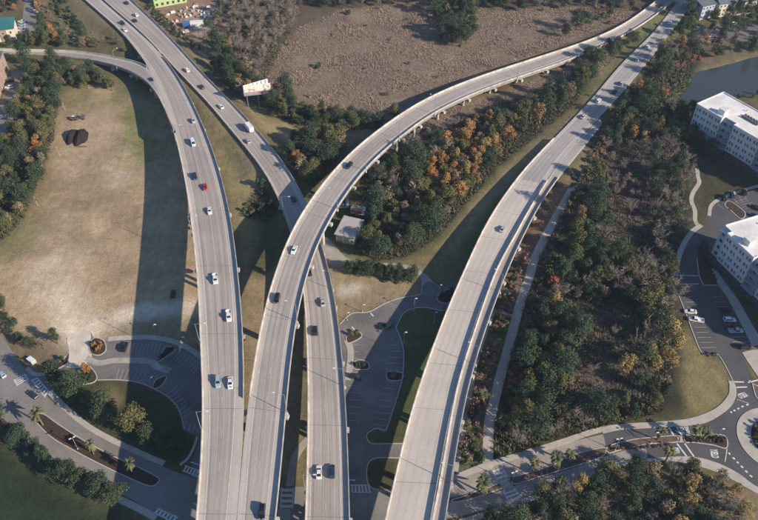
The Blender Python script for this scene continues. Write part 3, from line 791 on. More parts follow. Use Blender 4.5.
sheet('sidewalk', [(742,352.5),(752,350),(775,349),(790,380),(772,386),(758,377),(747,361)], .15, M['sidewalk'])
# kerbs
def kerb(line_px, sm=True): return band('kerb', line_px, .32, .17, M['kerb'], avoid=False, smoothit=sm)
kerb([(97.7,380),(120,380),(140,383),(158.4,391),(170.6,399),(178,408),(182,419),(184,429)])
kerb([(339.5,324.6),(351.6,313.7),(369,312),(382,305),(394,300),(406,297),(420,294.5),(422,288)])
kerb([(396,327.5),(402.6,345),(403.8,360),(402,380),(396,401),(386,430.6)])
kerb([(442.6,311),(422.6,307.5),(405,312),(396,327.5)])
kerb([(386,430.6),(376,428.5),(368,433),(367,438),(372,443.5),(388,443.6),(404,443.4)])
kerb([(400,458),(376.5,458),(368,464),(367,479),(372,488),(386,492)])
kerb([(703,354.5),(698,346),(689,322),(683,306),(676,290)])
kerb([(697,259),(699,275),(703,284.5)]); kerb([(703,285),(718,285.5)], False)
kerb([(722,360),(718,354.5),(703,354.8)], False); kerb([(722,360),(729,373),(733,381.6)])
# planted islands
def island(poly, mat='mulch', z=.16, k=True, close=True):
    q = spx(poly, True, 5)
    o = sheet('planting_bed', q, z, M[mat])
    if k:
        w = q+[q[0], q[1]]
        band('kerb', w, .34, z+.03, M['kerb'], avoid=False, smoothit=False)
    return o
island([(33,416.5),(43,414),(58,424),(83,440),(113,456),(140,468),(157,477),(159,481),(150,486),(125,476),(100,464),(75,451),(50,436)])
island([(158,361),(166,347),(174,349),(173,352),(163,359)])
island([(153,388),(156,380),(165,376),(166,379),(160,387)])
island([(90,343),(95,338),(104,341),(106,350),(100,355),(92,354),(89,348)])
island([(81,372),(86,364),(94,371),(97,378),(92,383),(78,384)])
island([(42,372),(52,366),(64,359),(69,352),(68,362),(58,369),(46,374)])
island([(347,336),(357,331.5),(362,335.5),(357,340),(348,343)])
island([(353,363),(360,360),(368,363),(368,369),(355,369)])
island([(386.5,374),(388,371.5),(402,373),(401,380),(390,380.5),(387,378)])
island([(437,298),(440,293),(452,289),(456,296),(448,303),(440,302)])
island([(468,495),(478,490),(490,487),(506,480),(509,484),(494,491),(474,498),(455,502),(452,500)], 'mulch_red')
island([(510,478.5),(535,471),(555,464),(568,456.5),(600,448),(606,450),(600,457.5),(570,467.5),(540,476.5),(515,484)], 'mulch_red')
island([(608,446.5),(631,440),(651,437.6),(676,435.9),(678,441.5),(663,443),(645,444.5),(620,450),(609,453)], 'mulch_red')
island([(684,435.7),(700,435.3),(724,435.6),(726.5,448),(713,445),(694,442.4),(685,442.2)], 'mulch')
island([(730,210),(725,206),(727,201.5),(733,203),(745,213),(741,219)], 'mulch')
island([(748.5,381),(752,383),(757,398),(770,402),(770,392),(757,386)], 'mulch_red')
sheet('planting_bed', spx([(699,247),(706,240),(712,262),(722,285)])+[(717,284.5),(704,284)]+spx([(700,275),(697.5,259)]), .128, M['mulch'])
sheet('lawn', spx([(735,297),(748,320),(766,344),(800,344),(780,318),(752,298)]), .13, M['lawn'])
sheet('lawn', [(765,352),(776,372),(800,372),(800,352)], .2, M['lawn'])
# roundabout island: apron ring and planted middle
rc = P(777, 440)
ap = MB(); ap.prism([(13*math.cos(a), 13*math.sin(a)) for a in np.linspace(0, 2*math.pi, 64, endpoint=False)], -.2, .17)
put(ap.build('traffic_island', M['sidewalk'], None, (rc.x, rc.y, 0)), kind='structure')
ap = MB(); ap.prism([(8.3*math.cos(a), 8.3*math.sin(a)) for a in np.linspace(0, 2*math.pi, 48, endpoint=False)], -.2, .4)
put(ap.build('planting_bed', M['mulch'], None, (rc.x, rc.y, 0)), kind='structure')

# crosswalks and painted marks
bars(left_road, [(14,379.5),(17.5,386),(28.5,379.5),(24.5,374)], 4)
bars(left_road, [(31,379.5),(45.5,397.5),(49.5,392),(36.5,377)], 7)
bars(left_road, [(154,512),(174,523),(178,517.5),(157,508)], 6)
bars(left_lot, [(182.5,470.5),(200,477.5),(203,472),(185,465.5)], 6, z=.056)
paintline(left_lot, 'stop_line', (190.5,462),(200,465), .4)
bars(left_road, [(280.5,509),(281.5,487.5),(293.5,487.5),(292.5,509)], 4)
bars(mid_lot, [(350.5,492),(372,492.5),(370,485),(350.5,485)], 6, z=.062)
paintline(mid_lot, 'stop_line', (349.5,480),(355.5,480), .45, .06)
bars(pav_u, [(492,469.5),(497.5,480.5),(508,477),(501.5,466)], 3)
bars(pav_l, [(503.5,492),(509.5,502.5),(521.5,498.5),(514.5,488)], 3)
sheet('footpath', [(498,481.5),(508.5,478),(513.5,487),(504,490.5)], .18, M['gravel'])
sheet('footpath', [(676.5,435.5),(683.5,435.5),(685.5,442.3),(678.5,442.3)], .19, M['sidewalk'])
for a, b in [((668.5,426.5),(674,436)),((676,426),(682,435.5)),((677,443.5),(686.8,456.5)),((684.7,443.5),(694,456.5)),((734,381.8),(744,382)),((736.5,387.3),(747,387)),((748,382.5),(758,380)),((753,386.8),(762,385))]:
    paintline(circle_road, 'crosswalk_line', a, b, .55, .045)
for a, b in [((730.5,412.5),(732,411.8)),((733.5,410.8),(735.3,410)),((737.3,409),(739.3,408)),((741.5,407),(743.5,406)),((746.2,405),(748.4,404.3)),((728.5,452.5),(730.2,454.5)),((732.8,457.3),(734.8,459.3)),((736.7,461.6),(738.7,463.2)),((740.8,465.7),(743,467.8)),((745.3,470.4),(747.5,472.5)),((749.8,475),(752.2,477))]:
    paintline(circle_road, 'yield_dash', a, b, .6, .045)
for k in range(7):
    x = 737.2+k*1.75; y = 399.3+k*.6
    paintline(circle_road, 'lane_dot', (x, y), (x+.8, y+.28), .35, .045)
paintline(circle_road, 'stop_line', (727,449),(725,462), .25, .045)
def road_text(txt, px, py, size, ang, sx=1.0, sy=1.0):
    cu = bpy.data.curves.new('lettering', 'FONT'); cu.body = txt; cu.size = size; cu.align_x = 'CENTER'; cu.align_y = 'CENTER'; cu.space_line = .95
    cu.offset = .05
    o = bpy.data.objects.new('lettering', cu); COL.objects.link(o)
    dg = bpy.context.evaluated_depsgraph_get(); m = bpy.data.meshes.new_from_object(o.evaluated_get(dg))
    bpy.data.objects.remove(o)
    m.materials.clear(); m.materials.append(M['paint'])
    w = P(px, py); off = circle_road.location
    r = obj('pavement_lettering', m, circle_road, (w.x-off.x, w.y-off.y, .046), ang, (sx, sy, 1))
    return r
road_text('YIELD', 714, 453.5, 1.35, math.radians(-98), .95, 2.4)
road_text('YIELD', 742.5, 395.0, 1.35, math.radians(200), 1.0, 2.0)
road_text('PED\nXING', 674.5, 450.3, 1.3, math.radians(-90), .95, 1.35)
road_text('PED\nXING', 685, 430, 1.3, math.radians(90), .95, 1.35)
# stall lines
def stalls(lot, a0, a1, b0, b1, n, z=.06, w=.12, skip=()):
    """n+1 lines from row a0->a1 (kerb ends) to b0->b1 (aisle ends)"""
    for k in range(n+1):
        if k in skip: continue
        t = k/n
        paintline(lot, 'stall_line', (a0[0]+(a1[0]-a0[0])*t, a0[1]+(a1[1]-a0[1])*t), (b0[0]+(b1[0]-b0[0])*t, b0[1]+(b1[1]-b0[1])*t), w, z, M['paint_worn'])
stalls(ne_lot, (680,287),(701,347.5),(687,287),(716,347.5), 12)
stalls(ne_lot, (722,297),(751,347),(713,297),(735,347), 10)
stalls(ne_lot, (744,194.5),(718,204.5),(747,200),(724,209), 5)
stalls(ne_lot, (745,209),(735,202),(757,206),(746,199), 4)
stalls(left_lot, (131,341.5),(161,343.5),(128,352),(157,354), 8)
stalls(left_lot, (116,379),(140,381.5),(119,369),(147,372), 6)
stalls(left_lot, (166,395),(182,418),(176,388),(193,411), 7)
stalls(left_lot, (184,430),(197,433),(187,420),(200,424), 3)
stalls(left_lot, (178,348),(203,364),(170,357),(193,373), 8)
stalls(mid_lot, (402.5,345),(387,426),(391,345),(374,424), 13)
stalls(mid_lot, (349,344),(349,420),(359,345),(360,421), 11)
paintline(mid_lot, 'stop_line', (370.5,313),(373.5,316.5), .5, .06)
paintline(mid_lot, 'stop_line', (352,327),(355.5,330.8), .5, .06)
for a, b in [((676,284),(699,284)),((677,275.5),(698.5,275.8)),((676.5,279.5),(699,280))][:2]: paintline(ne_lot, 'crosswalk_line', a, b, .35, .06)
print('decks', {k: (round(float(D.W.mean()), 1), round(float(D.W.min()), 1), round(float(D.W.max()), 1)) for k, D in DECKS.items()})

# ------------------------------------------------------------------ plants
def tinted(name, V, F, tint, mat):
    """V (n,3), F (m,k) with equal k; tint per vertex"""
    m = bpy.data.meshes.new(name); V = np.asarray(V, np.float32); F = np.asarray(F, np.int32); k = F.shape[1]
    m.vertices.add(len(V)); m.vertices.foreach_set('co', V.ravel())
    m.loops.add(F.size); m.loops.foreach_set('vertex_index', F.ravel())
    m.polygons.add(len(F)); m.polygons.foreach_set('loop_start', np.arange(0, F.size, k, dtype=np.int32))
    m.update(calc_edges=True)
    a = m.attributes.new('tint', 'FLOAT', 'POINT'); a.data.foreach_set('value', np.asarray(tint, np.float32))
    m.materials.append(mat)
    return m
def leaf_quads(pos_, nrm, size, rng):
    n = len(pos_)
    nrm = nrm/np.maximum(np.linalg.norm(nrm, axis=1, keepdims=True), 1e-6)
    r = rng.normal(size=(n, 3)); a = np.cross(nrm, r); a /= np.maximum(np.linalg.norm(a, axis=1, keepdims=True), 1e-6); b = np.cross(nrm, a)
    s = size*rng.uniform(.55, 1.3, (n, 1)); e = rng.uniform(.5, 1.0, (n, 1))
    V = np.stack([pos_-a*s, pos_-b*s*e, pos_+a*s, pos_+b*s*e], 1).reshape(-1, 3)
    return V, np.arange(4*n).reshape(-1, 4)
def crown_mesh(name, h, r, n, leaf, mat, seed, bottom=.3, clumps=16, shape=1.0, gap=.15):
    rng = np.random.default_rng(seed)
    # clumps spread over the crown's volume
    cs = []
    for k in range(clumps):
        z = rng.uniform(0, 1); rr = r*math.sin(math.pi*(.18+.72*z**shape))**.8
        a = rng.uniform(0, 2*math.pi); q = rr*math.sqrt(rng.uniform(.05, 1))*.72
        cs.append((q*math.cos(a), q*math.sin(a), h*(bottom+(1-bottom)*(.12+.80*z)), r*rng.uniform(.18, .50)))
    cs = np.array(cs); w = cs[:, 3]**2; w /= w.sum()
    ci = rng.choice(len(cs), n, p=w)
    dr = rng.normal(size=(n, 3)); dr[:, 2] += .35; dr /= np.linalg.norm(dr, axis=1, keepdims=True)
    rad = cs[ci, 3]*rng.uniform(.55, 1.08, n)
    p = cs[ci, :3]+dr*rad[:, None]*np.array([1, 1, .8])
    V, F = leaf_quads(p, dr+rng.normal(size=(n, 3))*.55, leaf, rng)
    ct = rng.uniform(.15, .85, len(cs))
    tint = np.clip(ct[ci]*.6+rng.uniform(0, .4, n), 0, 1)
    return tinted(name, V, F, np.repeat(tint, 4), mat)
def trunk_mesh(h, r, seed, mat):
    rng = random.Random(seed); b = MB()
    k = [(0, 0, -.3), (rng.uniform(-.1, .1), rng.uniform(-.1, .1), h*.3), (rng.uniform(-.3, .3), rng.uniform(-.3, .3), h*.62), (rng.uniform(-.4, .4), rng.uniform(-.4, .4), h*.85)]
    b.tube(k, [r, r*.8, r*.5, r*.15], 7)
    for i in range(5):
        a = i*1.26+rng.uniform(-.4, .4); z = h*rng.uniform(.3, .55); l = h*rng.uniform(.2, .32)
        b.tube([(0, 0, z), (math.cos(a)*l*.5, math.sin(a)*l*.5, z+l*.35), (math.cos(a)*l, math.sin(a)*l, z+l*.9)], [r*.5, r*.3, r*.08], 5)
    return b.mesh('trunk', mat)
def twig_mesh(h, r, seed, mat, n=420):
    rng = np.random.default_rng(seed); V = []; F = []; T = []
    def strip(p, q, w, t):
        p = np.array(p); q = np.array(q); dd = q-p; s = np.cross(dd, rng.normal(size=3)); s = s/max(np.linalg.norm(s), 1e-6)*w/2
        k = len(V); V.extend([p-s, p+s, q+s*.3, q-s*.3]); F.append((k, k+1, k+2, k+3)); T.extend([t]*4)
    limbs = []
    for i in range(11):
        a = rng.uniform(0, 6.28); z0 = h*rng.uniform(.22, .5); l = r*rng.uniform(.7, 1.05)
        e = np.array([math.cos(a)*l, math.sin(a)*l, min(h, z0+h*rng.uniform(.25, .5))]); limbs.append((np.array([0, 0, z0]), e)); strip((0, 0, z0), e, .20, .4)
    for i in range(n):
        s, e = limbs[rng.integers(len(limbs))]; u = rng.uniform(.3, 1); p = s+(e-s)*u
        dd = rng.normal(size=3)*np.array([1, 1, .5])+np.array([0, 0, .75]); dd /= np.linalg.norm(dd); l = rng.uniform(.6, 2.0)*h/10
        strip(p, p+dd*l, rng.uniform(.05, .12), rng.uniform(.1, 1))
    return tinted('twigs', np.array(V), np.array(F), np.array(T), mat)
PROTO = {}
def proto(kind, mats):
    PROTO[kind] = mats
proto('evergreen', [(crown_mesh('crown', 10+i, 3.9+.2*i, 2700, .255, L['evergreen'], 10+i, .18, 22+3*i, .9), trunk_mesh(10+i, .26, i, M['bark'])) for i in range(6)])
proto('broadleaf', [(crown_mesh('crown', 9+i, 3.8, 2400, .25, L['broadleaf'], 20+i, .25, 18+4*i, .8), trunk_mesh(9+i, .25, i+4, M['bark'])) for i in range(6)])
proto('orange', [(crown_mesh('crown', 9+i, 3.3, 1600, .25, L['orange'], 30+i, .22, 17+3*i, .8), trunk_mesh(9+i, .2, i+8, M['bark'])) for i in range(3)])
proto('yellow', [(crown_mesh('crown', 9.5+i, 3.5, 1500, .25, L['yellow'], 40+i, .25, 17+3*i, .8), trunk_mesh(9.5+i, .2, i+12, M['bark'])) for i in range(3)])
proto('red', [(crown_mesh('crown', 6.5+i, 2.5, 700, .30, L['red'], 50+i, .2, 12, .8), trunk_mesh(6.5+i, .15, i+16, M['bark'])) for i in range(2)])
proto('tan', [(crown_mesh('crown', 8+i, 3.2, 620, .28, L['tan'], 60+i, .25, 14, .8), trunk_mesh(8+i, .18, i+18, M['bark'])) for i in range(3)])
proto('bare', [(twig_mesh(9.5+i, 3.4, 70+i, L['twig']), trunk_mesh(9.5+i, .2, i+22, M['bark'])) for i in range(4)])
proto('shrub', [(crown_mesh('foliage', 2.4, 1.7, 420, .22, L['broadleaf'], 80+i, .0, 9, .7), None) for i in range(3)])
proto('darkshrub', [(crown_mesh('foliage', 2.8, 1.9, 480, .22, L['evergreen'], 84+i, .0, 9, .7), None) for i in range(3)])
proto('rustshrub', [(crown_mesh('foliage', 2.2, 1.6, 330, .20, L['dusk'], 88+i, .0, 9, .7), None) for i in range(2)])
proto('orangeshrub', [(crown_mesh('foliage', 2.6, 1.7, 420, .22, L['orange'], 90+i, .0, 9, .7), None) for i in range(2)])
proto('tanshrub', [(crown_mesh('foliage', 2.2, 1.6, 330, .20, L['tan'], 92+i, .0, 9, .7), None) for i in range(2)])
def palm_meshes(seed, h):
    rng = np.random.default_rng(seed); V = []; F = []; T = []
    top = np.array([rng.uniform(-.2, .2), rng.uniform(-.2, .2), h])
    for i in range(46):
        a = rng.uniform(0, 6.28); el = rng.uniform(-.5, 1.3); l = rng.uniform(1.2, 2.0); t = rng.uniform(.1, .95)
        dirh = np.array([math.cos(a), math.sin(a), 0]); side = np.array([-math.sin(a), math.cos(a), 0])
        pts = []
        for k in range(6):
            u = k/5; pts.append(top+dirh*l*u*math.cos(el*(1-.5*u))+np.array([0, 0, l*u*math.sin(el)-.85*l*u*u*.7]))
        for k in range(5):
            w0 = .34*math.sin(math.pi*(.12+.80*k/5)); w1 = .34*math.sin(math.pi*(.12+.80*(k+1)/5))
            for sg in (-1, 1):
                n = len(V); dz = np.array([0, 0, -.20])
                V.extend([pts[k], pts[k+1], pts[k+1]+side*sg*w1+dz*w1*2, pts[k]+side*sg*w0+dz*w0*2]); F.append((n, n+1, n+2, n+3)); T.extend([t]*4)
    tr = MB(); tr.tube([(0, 0, -.2), (top[0]*.2, top[1]*.2, h*.4), (top[0]*.6, top[1]*.6, h*.75), tuple(top)], [.24, .19, .17, .21], 8)
    return tinted('fronds', np.array(V), np.array(F), np.array(T), L['palm']), tr.mesh('trunk', M['palm_bark'])
proto('palm', [palm_meshes(95+i, 4.6+.6*i) for i in range(3)])
ENAME = {'evergreen': 'evergreen_tree', 'broadleaf': 'leafy_tree', 'orange': 'autumn_tree', 'yellow': 'golden_tree', 'red': 'red_leaf_tree', 'tan': 'dry_leaf_tree', 'bare': 'bare_tree',
         'shrub': 'shrub', 'darkshrub': 'shrub', 'rustshrub': 'shrub', 'orangeshrub': 'shrub', 'tanshrub': 'shrub', 'palm': 'palm_tree'}
ECAT = {'evergreen': 'evergreen tree', 'broadleaf': 'tree', 'orange': 'autumn tree', 'yellow': 'autumn tree', 'red': 'autumn tree', 'tan': 'tree', 'bare': 'bare tree',
        'shrub': 'shrub', 'darkshrub': 'shrub', 'rustshrub': 'shrub', 'orangeshrub': 'shrub', 'tanshrub': 'shrub', 'palm': 'palm tree'}
EADJ = {'evergreen': 'dark green dense tree', 'broadleaf': 'olive green leafy tree', 'orange': 'orange autumn tree', 'yellow': 'golden yellow autumn tree', 'red': 'small rust red tree', 'tan': 'thin tree with dry tan leaves', 'bare': 'bare grey twiggy tree',
        'shrub': 'olive green rounded shrub', 'darkshrub': 'dark green rounded shrub', 'rustshrub': 'low rust red shrub', 'orangeshrub': 'bright orange shrub', 'tanshrub': 'dry tan shrub', 'palm': 'small palm with drooping fronds'}
ESHORT = {'evergreen': 'dark evergreen', 'broadleaf': 'olive green tree', 'orange': 'orange tree', 'yellow': 'golden tree', 'red': 'rust red tree', 'tan': 'dry tan tree', 'bare': 'bare grey tree',
          'shrub': 'green shrub', 'darkshrub': 'dark shrub', 'rustshrub': 'rusty shrub', 'orangeshrub': 'orange shrub', 'tanshrub': 'tan shrub', 'palm': 'palm'}
COUNT = {}
QUEUE = []
class Spec: pass
def plant(kind, x, y, sc, label, group, rng=random):
    i = rng.randrange(len(PROTO[kind]))
    q = Spec(); q.kind, q.i, q.x, q.y, q.z = kind, i, x, y, gheight(x, y)
    q.rz = rng.uniform(0, 6.28); q.sc = (sc*rng.uniform(.85, 1.28), sc*rng.uniform(.85, 1.28), sc*rng.uniform(.75, 1.25))
    q.label, q.group = label, group
    QUEUE.append(q); return q
def grow(limit=295):
    """the plants that show largest stand as things; what is past the limit of a kind becomes one mass"""
    same = {}
    for q in QUEUE:
        if ', ' in q.label and q.group and ' plants ' in q.group: same.setdefault(q.label, []).append(q)
    for lb, qs in same.items():                                  # several alike in one corner of a wood: count them from the left
        if len(qs) < 2: continue
        qs.sort(key=lambda q: q.x/max(q.y, 1))
        for k, q in enumerate(qs):
            if k < 12:
                o_ = ('first', 'second', 'third', 'fourth', 'fifth', 'sixth', 'seventh', 'eighth', 'ninth', 'tenth', 'eleventh', 'twelfth')[k]
                head, rest_ = lb.split(', ', 1); q.label = o_+' '+head+' from left, '+rest_
                if len(q.label.split()) > 16: q.label = o_+' '+head+', '+rest_
    by = {}
    for q in QUEUE: by.setdefault(ENAME[q.kind], []).append(q)
    for nm, qs in by.items():
        qs.sort(key=lambda q: math.hypot(q.x, q.y)/q.sc[2])
        for q in qs[:limit]:
            cr, tr = PROTO[q.kind][q.i]
            e = empty(nm, (q.x, q.y, q.z), q.rz, q.label, ECAT[q.kind], q.group); e.scale = q.sc
            obj(cr.name.split('.')[0], cr, e)
            if tr: obj('trunk', tr, e)
        rest = qs[limit:]; COUNT[nm] = (len(qs), len(rest))
        if rest:
            VV, TT = [], []
            for q in rest:
                cr = PROTO[q.kind][q.i][0]; v = np.empty(len(cr.vertices)*3, np.float32); cr.vertices.foreach_get('co', v); v = v.reshape(-1, 3)
                t = np.empty(len(v), np.float32); cr.attributes['tint'].data.foreach_get('value', t)
                c, s_ = math.cos(q.rz), math.sin(q.rz); v = v*np.array(q.sc)
                VV.append(np.c_[v[:, 0]*c-v[:, 1]*s_+q.x, v[:, 0]*s_+v[:, 1]*c+q.y, v[:, 2]+q.z]); TT.append(np.clip(t+((q.x*7.3+q.y*3.1) % 1-.5)*.5, 0, 1))
            V = np.concatenate(VV); T = np.concatenate(TT)
            put(obj('distant_woodland', tinted('distant_woodland', V, np.arange(len(V)).reshape(-1, 4), T, PROTO[rest[0].kind][0][0].materials[0])),
                'far mass of '+EADJ[rest[0].kind]+'s along the top of the view', 'woodland', kind='stuff')
def free(x, y, margin=2.2):
    for pl in NOTREE_B:
        x0, x1, y0, y1, poly = pl
        if x0 < x < x1 and y0 < y < y1 and inpoly(x, y, poly): return False
    for D in DECKS.values():
        dd = np.hypot(D.C[:, 0]-x, D.C[:, 1]-y); k = int(dd.argmin())
        if dd[k] < D.W[k]/2+margin: return False
    return True
NOTREE_B = []
for pl in NOTREE:
    xs = [p[0] for p in pl]; ys = [p[1] for p in pl]
    NOTREE_B.append((min(xs), max(xs), min(ys), max(ys), pl))
SPOTS = []
def wood(where, poly, spacing, mix, size=(.75, 1.15), seed=1, margin=2.4, group=None, cap=400, anywhere=False):
    """trees standing free of each other inside a traced outline"""
    rng = random.Random(seed)
    w = [P(x, y) for x, y in poly]; wp = [(p.x, p.y) for p in w]
    x0, x1 = min(p[0] for p in wp), max(p[0] for p in wp); y0, y1 = min(p[1] for p in wp), max(p[1] for p in wp)
    tries = int((x1-x0)*(y1-y0)/spacing**2*6)+30; pts = []
    ks = list(mix); ws = [mix[k] for k in ks]
    for _ in range(tries):
        x, y = rng.uniform(x0, x1), rng.uniform(y0, y1)
        if not inpoly(x, y, wp): continue
        if any((x-a)**2+(y-b)**2 < spacing**2*rng.uniform(.7, 1.3) for a, b in pts): continue
        if not anywhere and not free(x, y, margin): continue
        pts.append((x, y))
        k = rng.choices(ks, ws)[0]
        sc = rng.uniform(*size); u = (x-x0)/(x1-x0); v = (y-y0)/(y1-y0)
        sz = ('small', 'middling', 'tall')[min(2, int(3*(sc-size[0])/(size[1]-size[0]+1e-6)))]
        plc = ('near', 'middle', 'far')[min(2, int(v*3))]+' '+('left', 'centre', 'right')[min(2, int(u*3))]
        plant(k, x, y, sc, sz+' '+ESHORT[k]+', '+plc.replace('middle centre', 'very middle')+', '+where, ESHORT[k]+' plants '+where, rng)
        if len(pts) >= cap: break
    return len(pts)
def one(kind, px, py, sc, label, group=None, seed=0):
    w = P(px, py); return plant(kind, w.x, w.y, sc, label, group, random.Random(seed+int(px*7+py)))

# the wood inside the curved ramp: dark below, orange ridge, yellow edge
inC = 'in the wood inside the curved ramp'
wood(inC, [(347,232),(360,250),(372,261),(403,257),(436,237),(452,216),(420,205),(400,200),(375,205),(355,215)], 4.7, {'evergreen': .42, 'broadleaf': .45, 'tan': .08, 'yellow': .05}, (.78, 1.18), 11)
wood(inC, [(405,200),(435,215),(455,212),(475,188),(500,158),(510,140),(490,122),(462,130),(440,155),(420,180)], 4.7, {'orange': .40, 'yellow': .17, 'broadleaf': .20, 'tan': .14, 'evergreen': .05, 'red': .04}, (.75, 1.1), 12)
wood(inC, [(372,198),(400,198),(420,178),(440,152),(462,130),(440,132),(405,150),(380,172)], 4.8, {'evergreen': .4, 'bare': .35, 'tan': .15, 'broadleaf': .1}, (.78, 1.18), 13)
wood(inC, [(490,126),(510,139),(535,126),(565,106),(592,80),(578,88),(530,112)], 4.8, {'evergreen': .6, 'broadleaf': .2, 'tan': .1, 'orange': .1}, (.78, 1.18), 14)
# left of the ramp, over the second bridge's end
wood('between the curved ramp and the billboard', [(292,140),(330,136),(348,148),(330,168),(314,186),(300,182),(290,165)], 4.7, {'evergreen': .5, 'broadleaf': .22, 'tan': .2, 'orange': .08}, (.78, 1.18), 15)
wood('under the curved ramp beside the straight bridge', [(262,172),(272,192),(280,208),(268,222),(250,220),(240,214),(246,206),(260,205)], 3.6, {'darkshrub': .6, 'shrub': .2, 'tanshrub': .2}, (.8, 1.6), 16, 2.0)
wood('on the lower edge of the brown marsh', [(262,104),(290,112),(330,116),(365,122),(400,118),(400,128),(350,131),(300,127),(270,118)], 4.6, {'evergreen': .75, 'broadleaf': .25}, (.58, .92), 17)
wood('around the billboard', [(208,45),(225,42),(240,75),(262,90),(290,100),(290,112),(262,108),(240,100),(214,70)], 4.7, {'evergreen': .45, 'broadleaf': .2, 'tan': .2, 'orange': .15}, (.7, 1.05), 18)
wood('in the grey thicket left of the marsh', [(232,16),(262,6),(300,12),(290,35),(268,60),(258,88),(245,74),(228,40)], 4.8, {'bare': .85, 'tan': .15}, (.8, 1.1), 19)
wood('in the tree line at the top edge', [(228,-8),(330,-9),(480,-9),(682,-9),(654,0),(622,6),(560,10),(520,12),(480,10),(430,6),(340,9),(262,7),(236,14)], 4.7, {'evergreen': .30, 'bare': .45, 'broadleaf': .1, 'tan': .1, 'orange': .03, 'yellow': .02}, (.7, 1.05), 20)
wood('in the green clump at the marsh', [(432,14),(470,8),(476,22),(468,46),(450,50),(436,44),(444,30)], 4.8, {'evergreen': .75, 'broadleaf': .25}, (.7, 1.05), 21)
wood('beside the grassy strip at upper right', [(575,94),(600,72),(625,52),(640,44),(620,48),(590,62),(570,76)], 4.7, {'evergreen': .6, 'broadleaf': .25, 'bare': .15}, (.58, .92), 22, 2.6)
wood('above the far end of the curved ramp', [(560,40),(600,26),(630,10),(645,2),(620,2),(585,22)], 5.5, {'bare': .5, 'evergreen': .4, 'tan': .1}, (.62, .95), 23, 3)
# the large wood right of the pale footpath
inR = 'in the wood right of the long footpath'
wood(inR, [(500,455),(512,405),(522,360),(540,320),(562,300),(585,330),(560,370),(565,410),(600,425),(560,440)], 4.9, {'evergreen': .52, 'broadleaf': .28, 'bare': .14, 'yellow': .03, 'red': .03}, (.78, 1.18), 31)
wood(inR, [(540,318),(556,275),(572,238),(596,180),(605,215),(600,255),(625,262),(640,300),(600,305),(570,300)], 4.7, {'evergreen': .50, 'broadleaf': .24, 'bare': .16, 'tan': .04, 'orange': .03, 'red': .03}, (.78, 1.18), 32)
wood(inR, [(596,165),(612,125),(640,88),(655,100),(690,120),(690,145),(640,140),(605,152)], 4.8, {'evergreen': .6, 'broadleaf': .2, 'bare': .15, 'orange': .05}, (.75, 1.1), 33)
wood('near the winding path by the apartments', [(640,142),(688,138),(690,165),(689,190),(683,205),(686,222),(672,250),(660,265),(642,260),(652,225),(655,180)], 4.8, {'bare': .62, 'evergreen': .28, 'tan': .1}, (.75, 1.1), 34)
wood(inR, [(640,262),(674,258),(676,300),(660,330),(645,350),(630,300)], 4.7, {'evergreen': .5, 'bare': .28, 'broadleaf': .12, 'yellow': .1}, (.78, 1.18), 35)
wood('in the golden trees beside the right parking lot', [(645,296),(668,288),(672,300),(674,330),(672,370),(660,390),(640,392),(620,375),(632,355),(650,340)], 4.7, {'yellow': .62, 'tan': .18, 'bare': .12, 'evergreen': .08}, (.75, 1.1), 36)
wood(inR, [(565,412),(590,402),(640,398),(664,394),(670,408),(650,416),(600,425)], 4.8, {'evergreen': .62, 'broadleaf': .3, 'tan': .08}, (.5, .75), 37)
wood('in the brown hollow of the right wood', [(570,345),(610,310),(640,330),(640,390),(590,402),(565,385)], 6.5, {'bare': .6, 'tan': .4}, (.4, .65), 38)
wood('in the grey hollow of the right wood', [(600,165),(640,145),(652,180),(648,228),(606,250),(600,210)], 5.6, {'bare': .9, 'tan': .1}, (.45, .75), 39)
wood('on the bank beside the pale bridge', [(588,148),(600,128),(615,112),(622,110),(604,150),(592,172),(560,225),(545,258),(540,262),(560,208)], 2.6, {'rustshrub': .55, 'tanshrub': .3, 'shrub': .15}, (.8, 1.5), 40, 1.8)
wood('between the footpath and the pale bridge', [(462,440),(472,400),(486,350),(500,310),(520,262),(528,255),(508,320),(494,365),(484,420),(480,450),(465,462)], 2.3, {'rustshrub': .5, 'tanshrub': .2, 'shrub': .2, 'darkshrub': .1}, (.7, 1.35), 41, 1.3)
wood('under the pale bridge at the path junction', [(458,450),(470,440),(480,452),(484,462),(460,471)], 3.0, {'darkshrub': .7, 'shrub': .3}, (.7, 1.1), 42, .8)
wood('along the right edge of the footpath', [(506,392),(514,360),(522,328),(532,300),(545,262),(552,250),(540,292),(528,335),(518,372),(510,405)], 2.8, {'rustshrub': .45, 'tanshrub': .3, 'shrub': .25}, (.9, 1.6), 43, 1.2)
# bottom right
wood('in the thicket at the bottom right', [(595,480),(620,471),(650,465),(690,468),(715,478),(740,500),(750,545),(560,550),(530,520),(560,496)], 4.8, {'bare': .36, 'evergreen': .26, 'yellow': .16, 'tan': .12, 'broadleaf': .1}, (.6, .95), 44, 2.2)
wood('in the dark thicket below the crosswalk road', [(470,523),(520,506),(565,490),(560,560),(460,560)], 4.8, {'evergreen': .55, 'bare': .35, 'broadleaf': .1}, (.6, .95), 45, 2.2)
